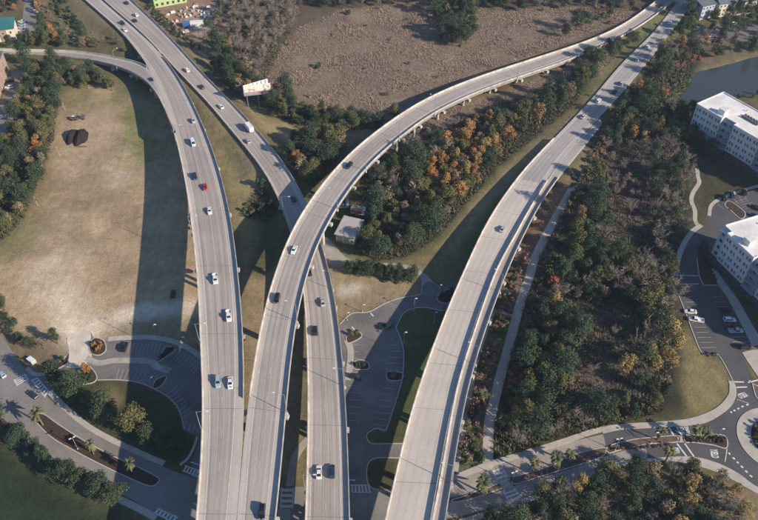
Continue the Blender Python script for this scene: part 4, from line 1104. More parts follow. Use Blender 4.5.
# upper right round the pond
wood('between the right road and the pond', [(650,70),(662,48),(690,44),(720,46),(705,58),(694,66),(672,78),(660,82)], 4.8, {'evergreen': .35, 'bare': .3, 'red': .12, 'orange': .12, 'tan': .11}, (.62, .95), 46, 2.4)
wood('beside the far road at the top right', [(680,24),(695,0),(705,-15),(702,8),(694,28),(684,38),(674,44)], 4.7, {'evergreen': .85, 'broadleaf': .15}, (.7, 1.05), 47, 2.0)
wood('around the far apartments', [(712,20),(758,14),(800,12),(800,24),(740,24),(715,27)], 4.7, {'evergreen': .75, 'red': .1, 'tan': .15}, (.6, .85), 48)
wood('in the shaded lot at the top right', [(690,47),(700,34),(712,30),(760,26),(800,26),(800,42),(760,38),(715,42)], 7.5, {'evergreen': .7, 'bare': .3}, (.58, .92), 63, 1.0, None, 400, True)
wood('beyond the pond', [(716,44),(760,42),(800,42),(800,54),(740,54),(712,62)], 5.4, {'bare': .4, 'evergreen': .35, 'tan': .25}, (.58, .92), 49)
wood('on the near bank of the pond', [(690,106),(700,101),(740,97),(800,88),(800,97),(740,99),(700,104)], 3.4, {'tanshrub': .4, 'darkshrub': .4, 'shrub': .2}, (.5, .9), 50)
wood('in front of the upper apartments', [(682,120),(692,118),(706,138),(714,150),(706,160),(695,150)], 4.7, {'evergreen': .6, 'bare': .4}, (.58, .92), 51)
# upper left
wood('in the hedge left of the dry field', [(34,78),(60,74),(64,92),(58,112),(54,140),(48,165),(40,190),(24,220),(5,245),(-20,262),(-30,210),(4,155),(12,130),(22,100)], 4.8, {'evergreen': .46, 'broadleaf': .32, 'tan': .14, 'orange': .05, 'red': .03}, (.7, 1.05), 52)
wood('above the small left ramp', [(6,49),(22,45),(40,37),(68,40),(90,42),(98,49),(70,48),(30,48.5)], 4.7, {'evergreen': .6, 'broadleaf': .15, 'tan': .15, 'orange': .1}, (.62, .95), 53)
wood('below the small left ramp', [(20,64),(50,69),(96,79),(117,84),(112,92),(90,90),(60,88),(34,78)], 4.7, {'evergreen': .55, 'broadleaf': .25, 'tan': .2}, (.58, .92), 54)
wood('along the ditch at the top left', [(50,0),(60,-2),(70,14),(84,28),(86,34),(76,30),(60,18)], 4.2, {'darkshrub': .8, 'shrub': .2}, (.9, 1.4), 55)
wood('on the brown bank at the top left', [(34,2),(48,5),(66,30),(100,42),(108,46),(90,46),(50,34),(40,26)], 4.7, {'tan': .5, 'bare': .2, 'orange': .15, 'evergreen': .15}, (.4, .65), 56)
wood('beside the teal roofed house', [(-10,-10),(22,-10),(22,10),(12,14),(-20,14)], 4.7, {'tan': .35, 'orange': .25, 'evergreen': .4}, (.58, .92), 57)
wood('along the hedge of the construction site', [(148,14),(160,26),(178,42),(194,52),(200,50),(184,38),(168,24),(152,8)], 3.0, {'darkshrub': 1}, (.7, 1.1), 58, 1.5)
wood('on the right edge of the construction site', [(222,-20),(240,-14),(248,2),(236,14),(228,12),(218,28),(206,44),(202,40),(214,26),(226,6)], 4.4, {'evergreen': .5, 'bare': .3, 'tan': .2}, (.58, .92), 59, 2)
wood('around the ramp shadow at the top left', [(112,44),(120,40),(138,60),(128,58)], 4.5, {'tanshrub': .5, 'darkshrub': .5}, (.7, 1.1), 60)
# lower left
wood('on the corner left of the dusty driveway', [(-20,305),(4,308),(16,326),(28,338),(42,340),(62,342),(64,350),(40,356),(24,352),(4,330),(-20,322)], 4.2, {'evergreen': .6, 'broadleaf': .3, 'tan': .1}, (.4, .62), 61, 1.5)
for k, (x, y, s_, kd, lb) in enumerate([(68,394,.9,'evergreen','dark tree at the left tip of the shaded lawn'),(80,398,1.1,'evergreen','broad dark tree on the shaded lawn nearest the orange tree'),(92,404,.8,'broadleaf','olive tree between two dark trees on the shaded lawn'),
     (108,416,1.2,'evergreen','broad dark tree in the middle of the shaded lawn'),(118,424,.8,'broadleaf','olive tree right of the broad dark tree on the shaded lawn'),(137,433,1.15,'broadleaf','broad olive tree on the right half of the shaded lawn'),(150,441,.9,'evergreen','dark tree at the right end of the shaded lawn'),(168,446,1.0,'evergreen','dark tree on the shaded lawn close to the leftmost bridge'),(178,452,.8,'evergreen','last dark tree on the shaded lawn beside the bridge')]):
    one(kd, x, y+2, s_, lb, None, k)
for k, (x, y, s_) in enumerate([(2,420,1.0),(-8,430,.9),(14,436,.8),(26,443,.85),(38,452,.85),(50,462,.85),(73,480,.95),(84,486,.8),(104,494,1.0),(117,500,.85),(20,447,.7),(60,474,.7),(95,494,.7)]):
    one('evergreen', x, y+3, s_, ('dark green tree along the lower left pavement, '+['left edge', 'off the corner', 'second', 'third', 'fourth', 'fifth', 'sixth', 'seventh', 'eighth', 'last', 'behind the third', 'by the sixth', 'by the eighth'][k]+' in the row'), 'trees along the lower left pavement', k)
one('evergreen', 60, 388, 1.1, 'large dark tree beside the crosswalk at the lower left')
one('orange', 88, 374, .62, 'small orange tree on the island by the dusty driveway')
for x, y in [(94,346),(98,350),(101,346)]: one('orangeshrub', x, y, .75, 'bright orange shrub on the island at the head of the driveway', 'orange shrubs on the driveway island')
for x, y in [(84,377),(88,380),(92,378),(80,381)]: one('darkshrub', x, y, .8, 'dark green shrub on the island by the dusty driveway', 'shrubs on the driveway island')
for x, y in [(46,371),(52,368),(58,365),(63,361)]: one('darkshrub', x, y, .8, 'dark green shrub on the pointed island at the lower left crossing', 'shrubs on the pointed island')
for k in range(22):
    t = k/21; one('evergreen' if k % 3 else 'broadleaf', 349+65*t+random.uniform(-1, 1), 273.5+9.5*t+random.uniform(-2, 2), random.uniform(.5, .66), ['first', 'second', 'third', 'fourth', 'fifth', 'sixth', 'seventh', 'eighth', 'ninth', 'tenth', 'eleventh', 'twelfth', 'thirteenth', 'fourteenth', 'fifteenth', 'sixteenth', 'seventeenth', 'eighteenth', 'nineteenth', 'twentieth', 'second last', 'last'][k]+' small tree from the left in the hedge row below the gravel path', 'hedge row below the gravel path', k)
for x, y in [(386,281),(392,282),(398,283)]: one('shrub', x, y, .8, 'pale olive shrub at the foot of the hedge row', 'shrubs at the foot of the hedge row')
for x, y in [(352,336),(357,334)]: one('shrub', x, y, .7, 'low green shrub on the round island in the middle lot', 'shrubs on the round lot island')
for x, y in [(358,366),(364,366)]: one('darkshrub', x, y, .7, 'dark shrub on the small island by the green car', 'shrubs by the green car')
one('orangeshrub', 394, 375, .85, 'small orange bush on the island at the right side of the middle lot')
for k, (x, y, lb) in enumerate([(43,425,'palm nearest the crosswalk on the lower left median'),(94,454,'middle palm of three on the lower left median'),(133,472,'palm nearest the leftmost bridge on the lower left median'),
     (481,492,'broad palm on the median left of the zebra crossing'),(532,474,'palm on the median just right of the zebra crossing lamp'),(553,467,'palm on the median, second right of the zebra crossing'),(568,462,'palm on the median, third right of the zebra crossing'),
     (657,440,'palm on the median left of the two white crossing lines'),(693,440,'left palm of the pair on the median near the roundabout'),(703,440,'right palm of the pair on the median near the roundabout'),(665,462,'pale palm on the verge below the crossing lines'),
     (500,430,'palm at the right edge of the footpath above the crossing'),(482,402,'palm between the footpath and the pale bridge')]):
    one('palm', x, y, 1.12 if k not in (0, 3) else 1.3, lb, None, k)
for k in range(60):
    a = k*2.4; r_ = 7.6*math.sqrt((k+.5)/60)
    if proj_np(rc.x+r_*math.cos(a), rc.y+r_*math.sin(a), .4)[0] > 768: continue
    plant(('shrub', 'darkshrub', 'tanshrub')[k % 3], rc.x+r_*math.cos(a), rc.y+r_*math.sin(a), .6, 'low shrub on the planted middle of the roundabout', 'roundabout shrubs', random.Random(k)).z = .38
for k in range(26):
    t = (k+.5)/26; x = 612+t*112; y = (449.5-t*9.5)+math.sin(t*6.28)*1.0 if x < 700 else 440.5
    if 674 < x < 688: continue
    one(('darkshrub', 'rustshrub', 'tanshrub')[k % 3], x, y, .45, 'low clipped shrub in the median bed near the roundabout', 'median bed shrubs', k)
for k in range(5): one('darkshrub', 717+k*1.4, 440.5+(k % 2)*1.5, .6, 'dark shrub at the roundabout end of the median', 'shrubs at the median end', k)
for k in range(12):
    t = k/11; one('darkshrub', 160+13*t, 357-8*t, .35, 'low dark shrub on the upper lot island', 'upper lot island shrubs', k)
for x, y in [(443,296),(448,295),(446,299),(452,293)]: one('darkshrub', x, y, .8, 'dark shrub on the island left of the pale bridge', 'shrubs beside the pale bridge')
for k in range(10):
    t = k/9; one('darkshrub', 700+14*t, 250+31*t, .6, 'dark shrub in the bed along the lower apartments', 'shrubs along the lower apartments', k)
one('darkshrub', 713, 355.5, .7, 'dark shrub in the bed at the foot of the right lot'); one('rustshrub', 708, 356, .7, 'rust red shrub in the bed at the foot of the right lot')

# undergrowth and dry reeds: nobody could count them
def ground_cover(name, polys, dens, hgt, mat, seed, wide=.16, lean=.5, n=5, kind='blade', thin=None):
    rng = np.random.default_rng(seed); VV = []; TT = []
    for poly in polys:
        w = np.array([[P(x, y).x, P(x, y).y] for x, y in poly]); lo, hi = w.min(0), w.max(0)
        N_ = int((hi[0]-lo[0])*(hi[1]-lo[1])*dens); q = rng.uniform(lo, hi, (N_, 2)); q = q[inpoly(q[:, 0], q[:, 1], w)]
        for x0, x1, y0, y1, pl in NOTREE_B:
            k = (q[:, 0] > x0) & (q[:, 0] < x1) & (q[:, 1] > y0) & (q[:, 1] < y1)
            if k.any():
                kk = k.copy(); kk[k] = inpoly(q[k, 0], q[k, 1], pl); q = q[~kk]
        for D in DECKS.values():
            bad = np.zeros(len(q), bool)
            for i in range(D.n): bad |= (np.hypot(q[:, 0]-D.C[i, 0], q[:, 1]-D.C[i, 1]) < D.W[i]/2+.6) & (D.C[i, 2] < 7)
            q = q[~bad]
        # uneven stands
        fld = np.sin(q[:, 0]*.21+np.sin(q[:, 1]*.13)*2)+np.sin(q[:, 1]*.17+np.sin(q[:, 0]*.09)*2.3)+rng.normal(size=len(q))*.8
        hh = hgt*np.clip(.85+.22*fld, .45, 1.5)
        ix = np.clip(np.searchsorted(GX, q[:, 0])-1, 0, nx-1); iy = np.clip(np.searchsorted(GY, q[:, 1])-1, 0, ny-1); zz = gz[iy, ix]-.1
        tn = np.clip(.5+.16*fld+rng.normal(size=len(q))*.18, 0, 1)
        for k in range(n):
            a = rng.uniform(0, 6.28, len(q)); b = a+1.57; l = rng.uniform(.1, lean, len(q))*hh; wd = wide*rng.uniform(.6, 1.6, len(q))*np.clip(hh/hgt, .6, 1.4)
            c = q+np.stack([np.cos(a), np.sin(a)], 1)*(rng.uniform(0, .45, len(q))*hgt*.5)[:, None]
            s_ = np.stack([np.cos(b)*wd, np.sin(b)*wd], 1)
            tip = c+np.stack([np.cos(a)*l, np.sin(a)*l], 1)
            z3 = zz+hh*rng.uniform(.6, 1.1, len(q))
            VV.append(np.stack([np.c_[c-s_, zz], np.c_[c+s_, zz], np.c_[tip+s_*.6, z3], np.c_[tip-s_*.6, z3]], 1).reshape(-1, 3)); TT.append(np.repeat(tn, 4))
    V = np.concatenate(VV); T = np.concatenate(TT)
    o = obj(name, tinted(name, V, np.arange(len(V)).reshape(-1, 4), T, mat)); 
    return o
put(ground_cover('dry_reeds', [MARSH, MARSH2], 2.8, .80, L['reed'], 1, .075, 1.5, 3), 'brown dry reeds and scrub of the marsh behind the curved ramp', 'reeds', kind='stuff')
put(ground_cover('dry_scrub', [[(565,330),(625,300),(648,330),(645,400),(590,415),(560,380)], [(596,160),(642,140),(655,180),(650,232),(606,254),(598,210)]], 3.0, 1.0, L['scrub'], 2, .075, 1.2, 4), 'brown dry scrub in the hollows of the right wood', 'scrub', kind='stuff')
WOOD_RU = [(468,470),(495,400),(512,340),(535,280),(560,225),(590,165),(615,115),(640,82),(660,50),(690,50),(692,110),(686,140),(690,170),(684,200),(684,225),(672,255),(672,300),(672,330),(668,380),(660,412),(640,418),(600,427),(560,439),(500,459)]
put(ground_cover('undergrowth', [WOOD_RU, WOOD_C, [(232,16),(262,2),(300,12),(258,95),(214,70)], [(32,72),(62,62),(54,140),(24,220),(-20,262),(-30,210),(12,130)], [(530,520),(595,478),(690,466),(740,495),(750,545),(470,555)], [(262,102),(365,118),(400,130),(300,130)], [(20,58),(96,70),(112,88),(34,72)], [(290,138),(348,148),(314,188),(288,170)], [(262,172),(280,210),(266,224),(244,216)]], 1.3, 1.2, L['brush'], 3, .13, 1.1, 5), 'low tangled undergrowth on the floor of the woods', 'undergrowth', kind='stuff')
wood('scattered in the brown marsh', MARSH, 21, {'tanshrub': .6, 'darkshrub': .2, 'shrub': .2}, (.4, 1.2), 71, 2.0)
grow()
print('plants', COUNT)

# ------------------------------------------------------------------ vehicles
def loft(secs):
    """secs: (x, half width low, half width mid, half width top, z bottom, z mid, z top)"""
    vs = []; fs = []
    for x, a, b, c, z0, z1, z2 in secs:
        vs += [(x, -a, z0), (x, a, z0), (x, b, z1), (x, c, z2), (x, -c, z2), (x, -b, z1)]
    for i in range(len(secs)-1):
        for j in range(6):
            p = i*6+j; q = i*6+(j+1) % 6; fs.append((p, p+6, q+6, q))
    fs.append((0, 1, 2, 3, 4, 5)); n = (len(secs)-1)*6; fs.append((n+5, n+4, n+3, n+2, n+1, n))
    return vs, fs
def cabin(b, x0, x1, x2, x3, wb, wt, z0, z1):
    """shell of the passenger cabin; returns pane quads (rear, front, left, right)"""
    bot = [(x0, -wb, z0), (x0, wb, z0), (x3, wb, z0), (x3, -wb, z0)]; top = [(x1, -wt, z1), (x1, wt, z1), (x2, wt, z1), (x2, -wt, z1)]
    vs = bot+top
    b.add(vs, [(4, 7, 6, 5), (0, 1, 5, 4)[::-1], (1, 2, 6, 5)[::-1], (2, 3, 7, 6)[::-1], (3, 0, 4, 7)[::-1]])
    b.box(x1+.05, x2-.05, -wt+.06, wt-.06, z1-.02, z1+.035)
    panes = []
    for k in ((0, 1, 5, 4), (2, 3, 7, 6), (1, 2, 6, 5), (3, 0, 4, 7)):
        q = [Vector(vs[i]) for i in k]; c = sum(q, Vector())/4; n = (q[1]-q[0]).cross(q[2]-q[0]).normalized()
        if n.dot(c-Vector(((x1+x2)/2, 0, (z0+z1)/2))) < 0: n = -n
        panes.append([c+(p-c)*.86+n*.02 for p in q])
    return panes
VM = {}
def vehicle_meshes(kind):
    if kind in VM: return VM[kind]
    b = MB(); parts = []; Lh = 2.35; wd = .92
    if kind in ('sedan', 'suv', 'hatch'):
        up = {'sedan': 0, 'suv': .16, 'hatch': .04}[kind]
        Lh = {'sedan': 2.4, 'suv': 2.4, 'hatch': 2.1}[kind]; k = Lh/2.4
        b.add(*loft([(-2.40*k, .70, .78, .66, .34+up*.6, .6+up, .82+up), (-2.30*k, .82, .90, .78, .26+up*.6, .6+up, .96+up), (-1.5*k, .88, .94, .84, .22+up*.6, .6+up, 1.0+up),
                     (.9*k, .88, .94, .84, .22+up*.6, .6+up, .98+up), (1.75*k, .86, .92, .78, .24+up*.6, .58+up, .86+up), (2.25*k, .78, .84, .66, .28+up*.6, .52+up, .74+up), (2.40*k, .62, .70, .54, .36+up*.6, .5+up, .62+up)]))
        if kind == 'sedan': panes = cabin(b, -1.85, -1.05, .25, 1.1, .82, .62, .97, 1.45)
        elif kind == 'suv': panes = cabin(b, -2.30, -1.95, .35, 1.15, .84, .68, 1.14, 1.75)
        else: panes = cabin(b, -2.0, -1.5, .2, 1.0, .82, .66, 1.02, 1.52)
        wx, r = (1.42*k, .33+.05*(kind == 'suv')), None
        wheels = [(1.45*k, .36), (-1.45*k, .36)]
    elif kind == 'pickup':
        Lh = 2.85
        b.add(*loft([(-.55, .90, .98, .94, .48, .8, 1.12), (1.3, .90, .98, .9, .48, .8, 1.12), (2.3, .88, .96, .84, .5, .8, 1.08), (2.75, .84, .9, .72, .52, .75, .98), (2.85, .74, .8, .62, .56, .7, .86)]))
        panes = cabin(b, -.58, -.35, .95, 1.55, .88, .72, 1.1, 1.85)
        for sg in (-1, 1): b.box(-2.8, -.56, sg*.93-.05, sg*.93+.05, .5, 1.14)
        b.box(-2.85, -2.78, -.96, .96, .5, 1.14); b.box(-2.8, -.56, -.88, .88, .5, .66)
        wheels = [(1.75, .42), (-1.75, .42)]
    elif kind == 'van':
        Lh = 2.7
        b.add(*loft([(-2.7, .88, .98, .96, .38, .9, 1.2), (1.5, .88, .98, .96, .38, .9, 1.2), (2.3, .86, .94, .8, .42, .8, 1.05), (2.7, .74, .8, .62, .48, .7, .82)]))
        panes = cabin(b, -2.68, -2.6, 1.0, 2.0, .94, .84, 1.18, 2.15)
        wheels = [(1.75, .38), (-1.75, .38)]
    elif kind == 'box_truck':
        Lh = 4.2; wd = 1.1
        b.add(*loft([(1.9, 1.0, 1.08, 1.0, .55, 1.0, 1.45), (3.4, 1.0, 1.06, .95, .55, 1.0, 1.4), (4.15, .92, .98, .8, .6, .95, 1.2)]))
        panes = cabin(b, 1.9, 2.0, 3.0, 3.55, .98, .85, 1.42, 2.3)
        b.box(-4.2, 1.85, -.45, .45, .62, .9)
        wheels = [(3.0, .48), (-2.6, .48)]
        bx = MB(); bx.box(-4.2, 1.75, -1.2, 1.2, .92, 3.3); bx.box(-4.2, 1.75, -1.22, -1.2, .95, 1.05); parts.append(('cargo_box', bx.mesh('cargo_box', M['white_metal'])))
    wb = MB(); R = wheels[0][1]
    wb.tube([(0, -.11, 0), (0, .11, 0)], [R, R], 14); tyre = wb.mesh('wheel', M['black'])
    rb = MB(); rb.tube([(0, -.12, 0), (0, .12, 0)], [R*.62, R*.62], 10); rim = rb.mesh('rim', M['rim'])
    pm = []
    for nm, q in zip(('rear_window', 'windscreen', 'side_window', 'side_window'), panes): pm.append((nm, mesh(nm, q, [(0, 1, 2, 3)], M['glass'])))
    hl = MB(); hl.box(-.06, .06, -.17, .17, -.07, .07)
    VM[kind] = dict(body=b.mesh('body', M['car']), panes=pm, tyre=tyre, rim=rim, wheels=wheels, wd=wd, Lh=Lh, parts=parts,
                    hl=hl.mesh('headlight', M['headlight']), tl=hl.mesh('tail_light', M['taillight']), zl={'sedan': .66, 'suv': .82, 'hatch': .68, 'pickup': .85, 'van': .8, 'box_truck': .95}[kind])
    return VM[kind]
CARCOL = {'white': (.78, .78, .77, 1), 'silver': (.46, .48, .50, 1), 'black': (.012, .012, .014, 1), 'grey': (.12, .125, .13, 1), 'dark blue': (.016, .035, .075, 1), 'blue': (.05, .14, .27, 1),
          'red': (.42, .018, .025, 1), 'dark red': (.13, .015, .018, 1), 'dark green': (.015, .04, .035, 1), 'pale blue': (.32, .43, .52, 1), 'beige': (.5, .45, .36, 1)}
def vehicle(kind, colr, loc, ang, label, group=None, pitch=0.0, sc=1.0):
    v = vehicle_meshes(kind)
    e = empty({'sedan': 'car', 'suv': 'sport_utility_vehicle', 'hatch': 'car', 'pickup': 'pickup_truck', 'van': 'van', 'box_truck': 'box_truck'}[kind], loc, ang, label,
              {'sedan': 'car', 'suv': 'car', 'hatch': 'car', 'pickup': 'pickup truck', 'van': 'van', 'box_truck': 'truck'}[kind], group)
    e.rotation_euler = (0, pitch, ang); e.scale = (sc, sc, sc)
    o = obj('body', v['body'], e); o.color = CARCOL[colr]
    for nm, m in v['panes']: obj(nm, m, e)
    for nm, m in v['parts']: obj(nm, m, e)
    for x, r in v['wheels']:
        for sg in (-1, 1):
            w = obj('wheel', v['tyre'], e, (x, sg*(v['wd']-.1), r)); obj('rim', v['rim'], w)
    for sg in (-1, 1):
        obj('headlight', v['hl'], e, (v['Lh']-.10, sg*.52, v['zl'])); obj('tail_light', v['tl'], e, (-v['Lh']+.02, sg*.6, v['zl']+.05))
    return e
def on_deck(key, px, py):
    D = DECKS[key]; z = 8.0
    for _ in range(8):
        w = P(px, py, z+.6); i = int(np.argmin(np.hypot(D.C[:, 0]-w.x, D.C[:, 1]-w.y))); z = float(D.C[i, 2])
    w = P(px, py, z+.6)
    # height between stations
    t = D.T[i]; ds = (w.x-D.C[i, 0])*t[0]+(w.y-D.C[i, 1])*t[1]
    j = min(D.n-2, i) if ds > 0 else max(0, i-1); sl = (D.C[j+1, 2]-D.C[j, 2])/max(D.s[j+1]-D.s[j], .1)
    return Vector((w.x, w.y, z+ds*sl+.02)), math.atan2(t[1], t[0]), -math.atan(sl)
def drive(key, px, py, kind, colr, label, away=True):
    loc, a, pt = on_deck(key, px, py)
    vehicle(kind, colr, loc, a if away else a+math.pi, label, None, pt if away else -pt)
for a in [
 ('b1',122.8,23.5,'suv','black','black car on the far upper left carriageway beside a white one',0),('b1',124.8,30,'sedan','white','white car on the far upper left carriageway just behind a black one',0),
 ('b1',151.5,80,'sedan','dark blue','dark car where the small ramp joins the leftmost bridge',0),('b1',193.4,121,'hatch','silver','small silver car on the leftmost bridge, farthest of the white pair',0),
 ('b1',193.2,143.4,'van','white','white van on the leftmost bridge behind a small silver car',0),('b1',195,177,'suv','dark blue','dark blue car left of the red car on the leftmost bridge',0),
 ('b1',205,187,'sedan','red','bright red car on the leftmost bridge',0),('b1',209.5,211,'sedan','white','white car just behind the red car on the leftmost bridge',0),
 ('b1',215.3,279,'pickup','white','white pickup in the left lane of the leftmost bridge, beside the dry field',0),('b1',228.8,316,'pickup','white','white pickup in the right lane of the leftmost bridge, above the merge',0),
 ('b1',218,382,'suv','pale blue','pale blue car beside a white one, low on the leftmost bridge',0),('b1',230.2,382.8,'sedan','white','white car side by side with a pale blue one on the leftmost bridge',0),
 ('b2',126.5,2.8,'sedan','black','black car at the top edge on the right carriageway at upper left',1),('b2',136,15,'suv','white','white car on the far right carriageway at upper left',1),('b2',134.8,20.5,'sedan','black','black car just behind a white one at upper left',1),
 ('b2',186.8,70,'suv','white','white car on the second carriageway near the construction site',1),('b2',201.7,86.8,'sedan','black','black car on the second carriageway left of the billboard',1),
 ('b2',220.7,106.4,'sedan','white','white car on the second carriageway below the billboard shadow',1),('b2',248.6,128.3,'box_truck','white','white box truck on the second carriageway',1),
 ('b2',247.8,141,'hatch','pale blue','pale blue car beside the white box truck',1),('b2',293.5,198.7,'sedan','black','black car about to pass under the curved ramp',1),
 ('b2',309.2,272,'suv','black','black car half hidden below the curved ramp parapet',1),('b2',322.6,302,'sedan','silver','silver car in the right lane of the straight bridge',1),
 ('b2',315.2,330.6,'suv','black','black car in the left lane of the straight bridge',1),('b2',318.9,472,'sedan','white','white car at the bottom of the straight bridge',1),('b2',332,471.5,'suv','dark blue','dark blue car beside the white one at the bottom of the straight bridge',1),
 ('b3',294,250,'sedan','white','white car on the curved ramp above the straight bridge',0),('b3',349,166,'suv','black','black car on the upper half of the curved ramp',0),('b3',277,298.5,'suv','black','black car on the lower half of the curved ramp',0),
 ('b3',262,511.5,'suv','black','black car at the bottom edge on the merging ramp',0),
 ('b4',502.6,229,'sedan','silver','lone silver car on the pale bridge',1),('b4',669.3,22.6,'suv','white','white car nearest the top on the far right road',1),('b3',660.5,5.8,'sedan','black','black car at the very end of the curved ramp',0),
 ('b4',647.5,47,'sedan','white','white car beside dark trees on the far right road',1),('b4',638,59.8,'suv','silver','silver car second below the white one on the far right road',1),('b4',622,83.5,'suv','silver','silver car just ahead of a black one on the right road',1),
 ('b4',615,91.5,'sedan','black','black car on the right road between two pale cars',1),('b4',598.5,100.8,'suv','white','white car in the left lane of the right road above the bridge',1),('b4',583.5,116.5,'sedan','silver','silver car nearest the pale bridge on the right road',1)]:
    drive(*a[:6], bool(a[6]))
def park(px, py, kind, colr, toward, label, z=.045):
    w = P(px, py, z+.5); q = P(toward[0], toward[1], z+.5)
    vehicle(kind, colr, (w.x, w.y, z), math.atan2(q.y-w.y, q.x-w.x), label)
park(124.5,347,'suv','black',(127,340),'black car parked at the upper left end of the curved lot')
park(173,293.5,'sedan','black',(174,285),'black car parked on the field in the bridge shadow',.01)
park(32.6,394.5,'sedan','dark blue',(20,385),'dark car turning at the lower left crossing',.035)
park(1.5,374,'suv','pale blue',(-6,366),'pale blue car at the left edge before the crosswalk',.035)
park(386.5,326.5,'pickup','dark green',(396,324.5),'dark pickup with a white load at the top of the middle lot')
park(356,377,'suv','dark green',(366,379),'dark green car parked in the middle lot beside the straight bridge')
park(690.3,311.6,'sedan','white',(680,311),'white car in the left row of the right parking lot')
park(696,320,'pickup','white',(686,318.5),'white pickup in the left row of the right parking lot')
park(726,310.5,'suv','black',(734,310.5),'black car in the right row of the right parking lot, farthest')
park(729.5,320,'suv','white',(738,320),'white car in the right row of the right parking lot')
park(730.3,325.6,'sedan','dark red',(738,325.6),'dark red car between a white and a silver car')
park(735.6,331,'pickup','silver',(744,331),'silver pickup in the right row of the right parking lot')
park(745,347,'suv','black',(754,346.5),'black car in the right row of the right parking lot, nearest the roundabout')
park(723.4,197.6,'suv','black',(721,192),'leftmost of three dark cars on the bend above the lower apartments')
park(732,194.8,'sedan','dark blue',(730,189),'middle of three dark cars on the bend above the lower apartments')
park(744,192.4,'suv','black',(742,186),'rightmost of three dark cars on the bend above the lower apartments')
park(755,207.5,'sedan','black',(748,204),'black car at the right edge behind the lower apartments, upper one')
park(754.5,216,'sedan','dark blue',(747,212),'dark car at the right edge behind the lower apartments, lower one')
for k, (x, y, c, l) in enumerate([(21.5,21.7,'white','white car parked farthest along the teal roofed house'),(21.5,24.6,'pale blue','pale blue car second in the row by the teal roofed house'),(21.3,27.4,'silver','silver car third in the row by the teal roofed house'),(21.5,30.4,'white','white car parked nearest along the teal roofed house')]):
    park(x, y, 'sedan', c, (14, y), l)
park(35.5,1.8,'van','white',(36,-6),'white van at the top left edge, farther one'); park(36.5,5,'van','white',(37,-2),'white van at the top left, nearer one'); park(35.3,11.5,'sedan','white',(40,14),'white car below the two white vans')
park(9.8,81,'suv','black',(2,82),'black car by the brick building at the left edge'); park(9.2,87.5,'suv','white',(1,88),'white car by the brick building at the left edge'); park(30,74.2,'sedan','white',(38,73),'white car in the far corner of the left edge lot')
park(3.8,103,'sedan','black',(-4,104),'black car in the left edge lot below the white one'); park(1,117,'sedan','white',(-7,118),'white car at the bottom of the left edge lot')
park(733.8,24,'suv','white',(740,23),'white car in front of the far apartments'); park(697,28.5,'sedan','white',(702,25),'white car beside the dark trees at the top right'); park(712,36,'sedan','silver',(720,35),'silver car in the shaded lot at the top right')
park(343,206.5,'suv','silver',(351,207),'pale car parked behind the small grey roofed building',.02)

# ------------------------------------------------------------------ lamp posts
def lamp_post(loc, ang, h, arm, label, group=None, double=False, mat='metal'):
    e = empty('lamp_post', loc, ang, label, 'lamp post', group)
    b = MB(); b.box(-.22, .22, -.22, .22, -.05, .35); b.build('base', M['pier'], e)
    b = MB(); b.tube([(0, 0, .3), (0, 0, h*.6), (0, 0, h)], [.13, .105, .075], 8); b.build('pole', M[mat], e)
    for sg in ((1, -1) if double else (1,)):
        b = MB(); b.tube([(0, 0, h-.25), (sg*arm*.4, 0, h+.12), (sg*arm, 0, h+.25)], [.06, .055, .05], 6); b.build('arm', M[mat], e)
        b = MB(); b.box(sg*arm-.42, sg*arm+.42, -.19, .19, h+.17, h+.32); b.build('lamp_head', M['white_metal'], e)
    return e
def deck_lamp(key, px, py, side, label, h=10.0, arm=3.4):
    """stands on a bracket at the outer face of the parapet"""
    D = DECKS[key]; loc, a, _ = on_deck(key, px, py)
    i = int(np.argmin(np.hypot(D.C[:, 0]-loc.x, D.C[:, 1]-loc.y)))
    A = D.A[i]; p = (D.L[i]-A*.22) if side == 'L' else (D.R[i]+A*.22)
    ang = math.atan2(A[1], A[0]) if side == 'L' else math.atan2(-A[1], -A[0])
    e = lamp_post((p[0], p[1], p[2]-.1), ang, h, arm, label)
    b = MB(); b.box(-.30, .40, -.35, .35, -1.0, -.06); b.build('bracket', M['pier'], e)
for a in [('b1',200,435,'L','lamp post on the left parapet of the leftmost bridge, lowest of its row'),('b1',199.5,348,'L','lamp post on the left parapet of the leftmost bridge above the parking lot'),
          ('b1',192,235,'L','lamp post on the left parapet of the leftmost bridge beside the dry field'),('b1',177,145,'L','lamp post on the left parapet of the leftmost bridge, farthest of its row'),
          ('b2',304.5,493,'L','lamp post on the left parapet of the straight bridge beside the white car'),('b2',332.5,286,'R','lamp post on the right parapet of the straight bridge near the gravel path'),('b2',345,380,'R','lamp post on the right parapet of the straight bridge beside the middle lot'),('b2',285,215,'L','lamp post on the left parapet of the straight bridge before the curved ramp'),
          ('b3',297.5,316,'R','lamp post on the right parapet of the curved ramp above the straight bridge'),('b3',287,404,'R','lamp post on the right parapet of the curved ramp at the merge'),('b3',336,207,'R','lamp post on the right parapet of the curved ramp near the small building'),
          ('b3',365,170,'R','lamp post on the right parapet of the curved ramp left of the autumn wood'),('b3',433,113,'R','lamp post on the right parapet of the curved ramp below the marsh'),('b3',520,79,'R','lamp post on the right parapet of the curved ramp, farthest one'),('b3',400,138,'R','lamp post on the right parapet of the curved ramp above the dark trees'),
          ('b5',451.5,484,'R','lamp post on the right parapet of the narrow ramp, lowest one'),('b5',477.5,364,'R','lamp post on the right parapet of the narrow ramp beside the footpath'),('b5',500,292,'R','lamp post on the right parapet of the narrow ramp, farthest one'),
          ('b6',118,67,'L','lamp post on the small ramp at the upper left')]: deck_lamp(*a)
def ground_lamp(px, py, label, h=6.0, ang=0.0, double=False, z=.05): 
    w = P(px, py); lamp_post((w.x, w.y, z), ang, h, .7, label, None, double, 'metal')
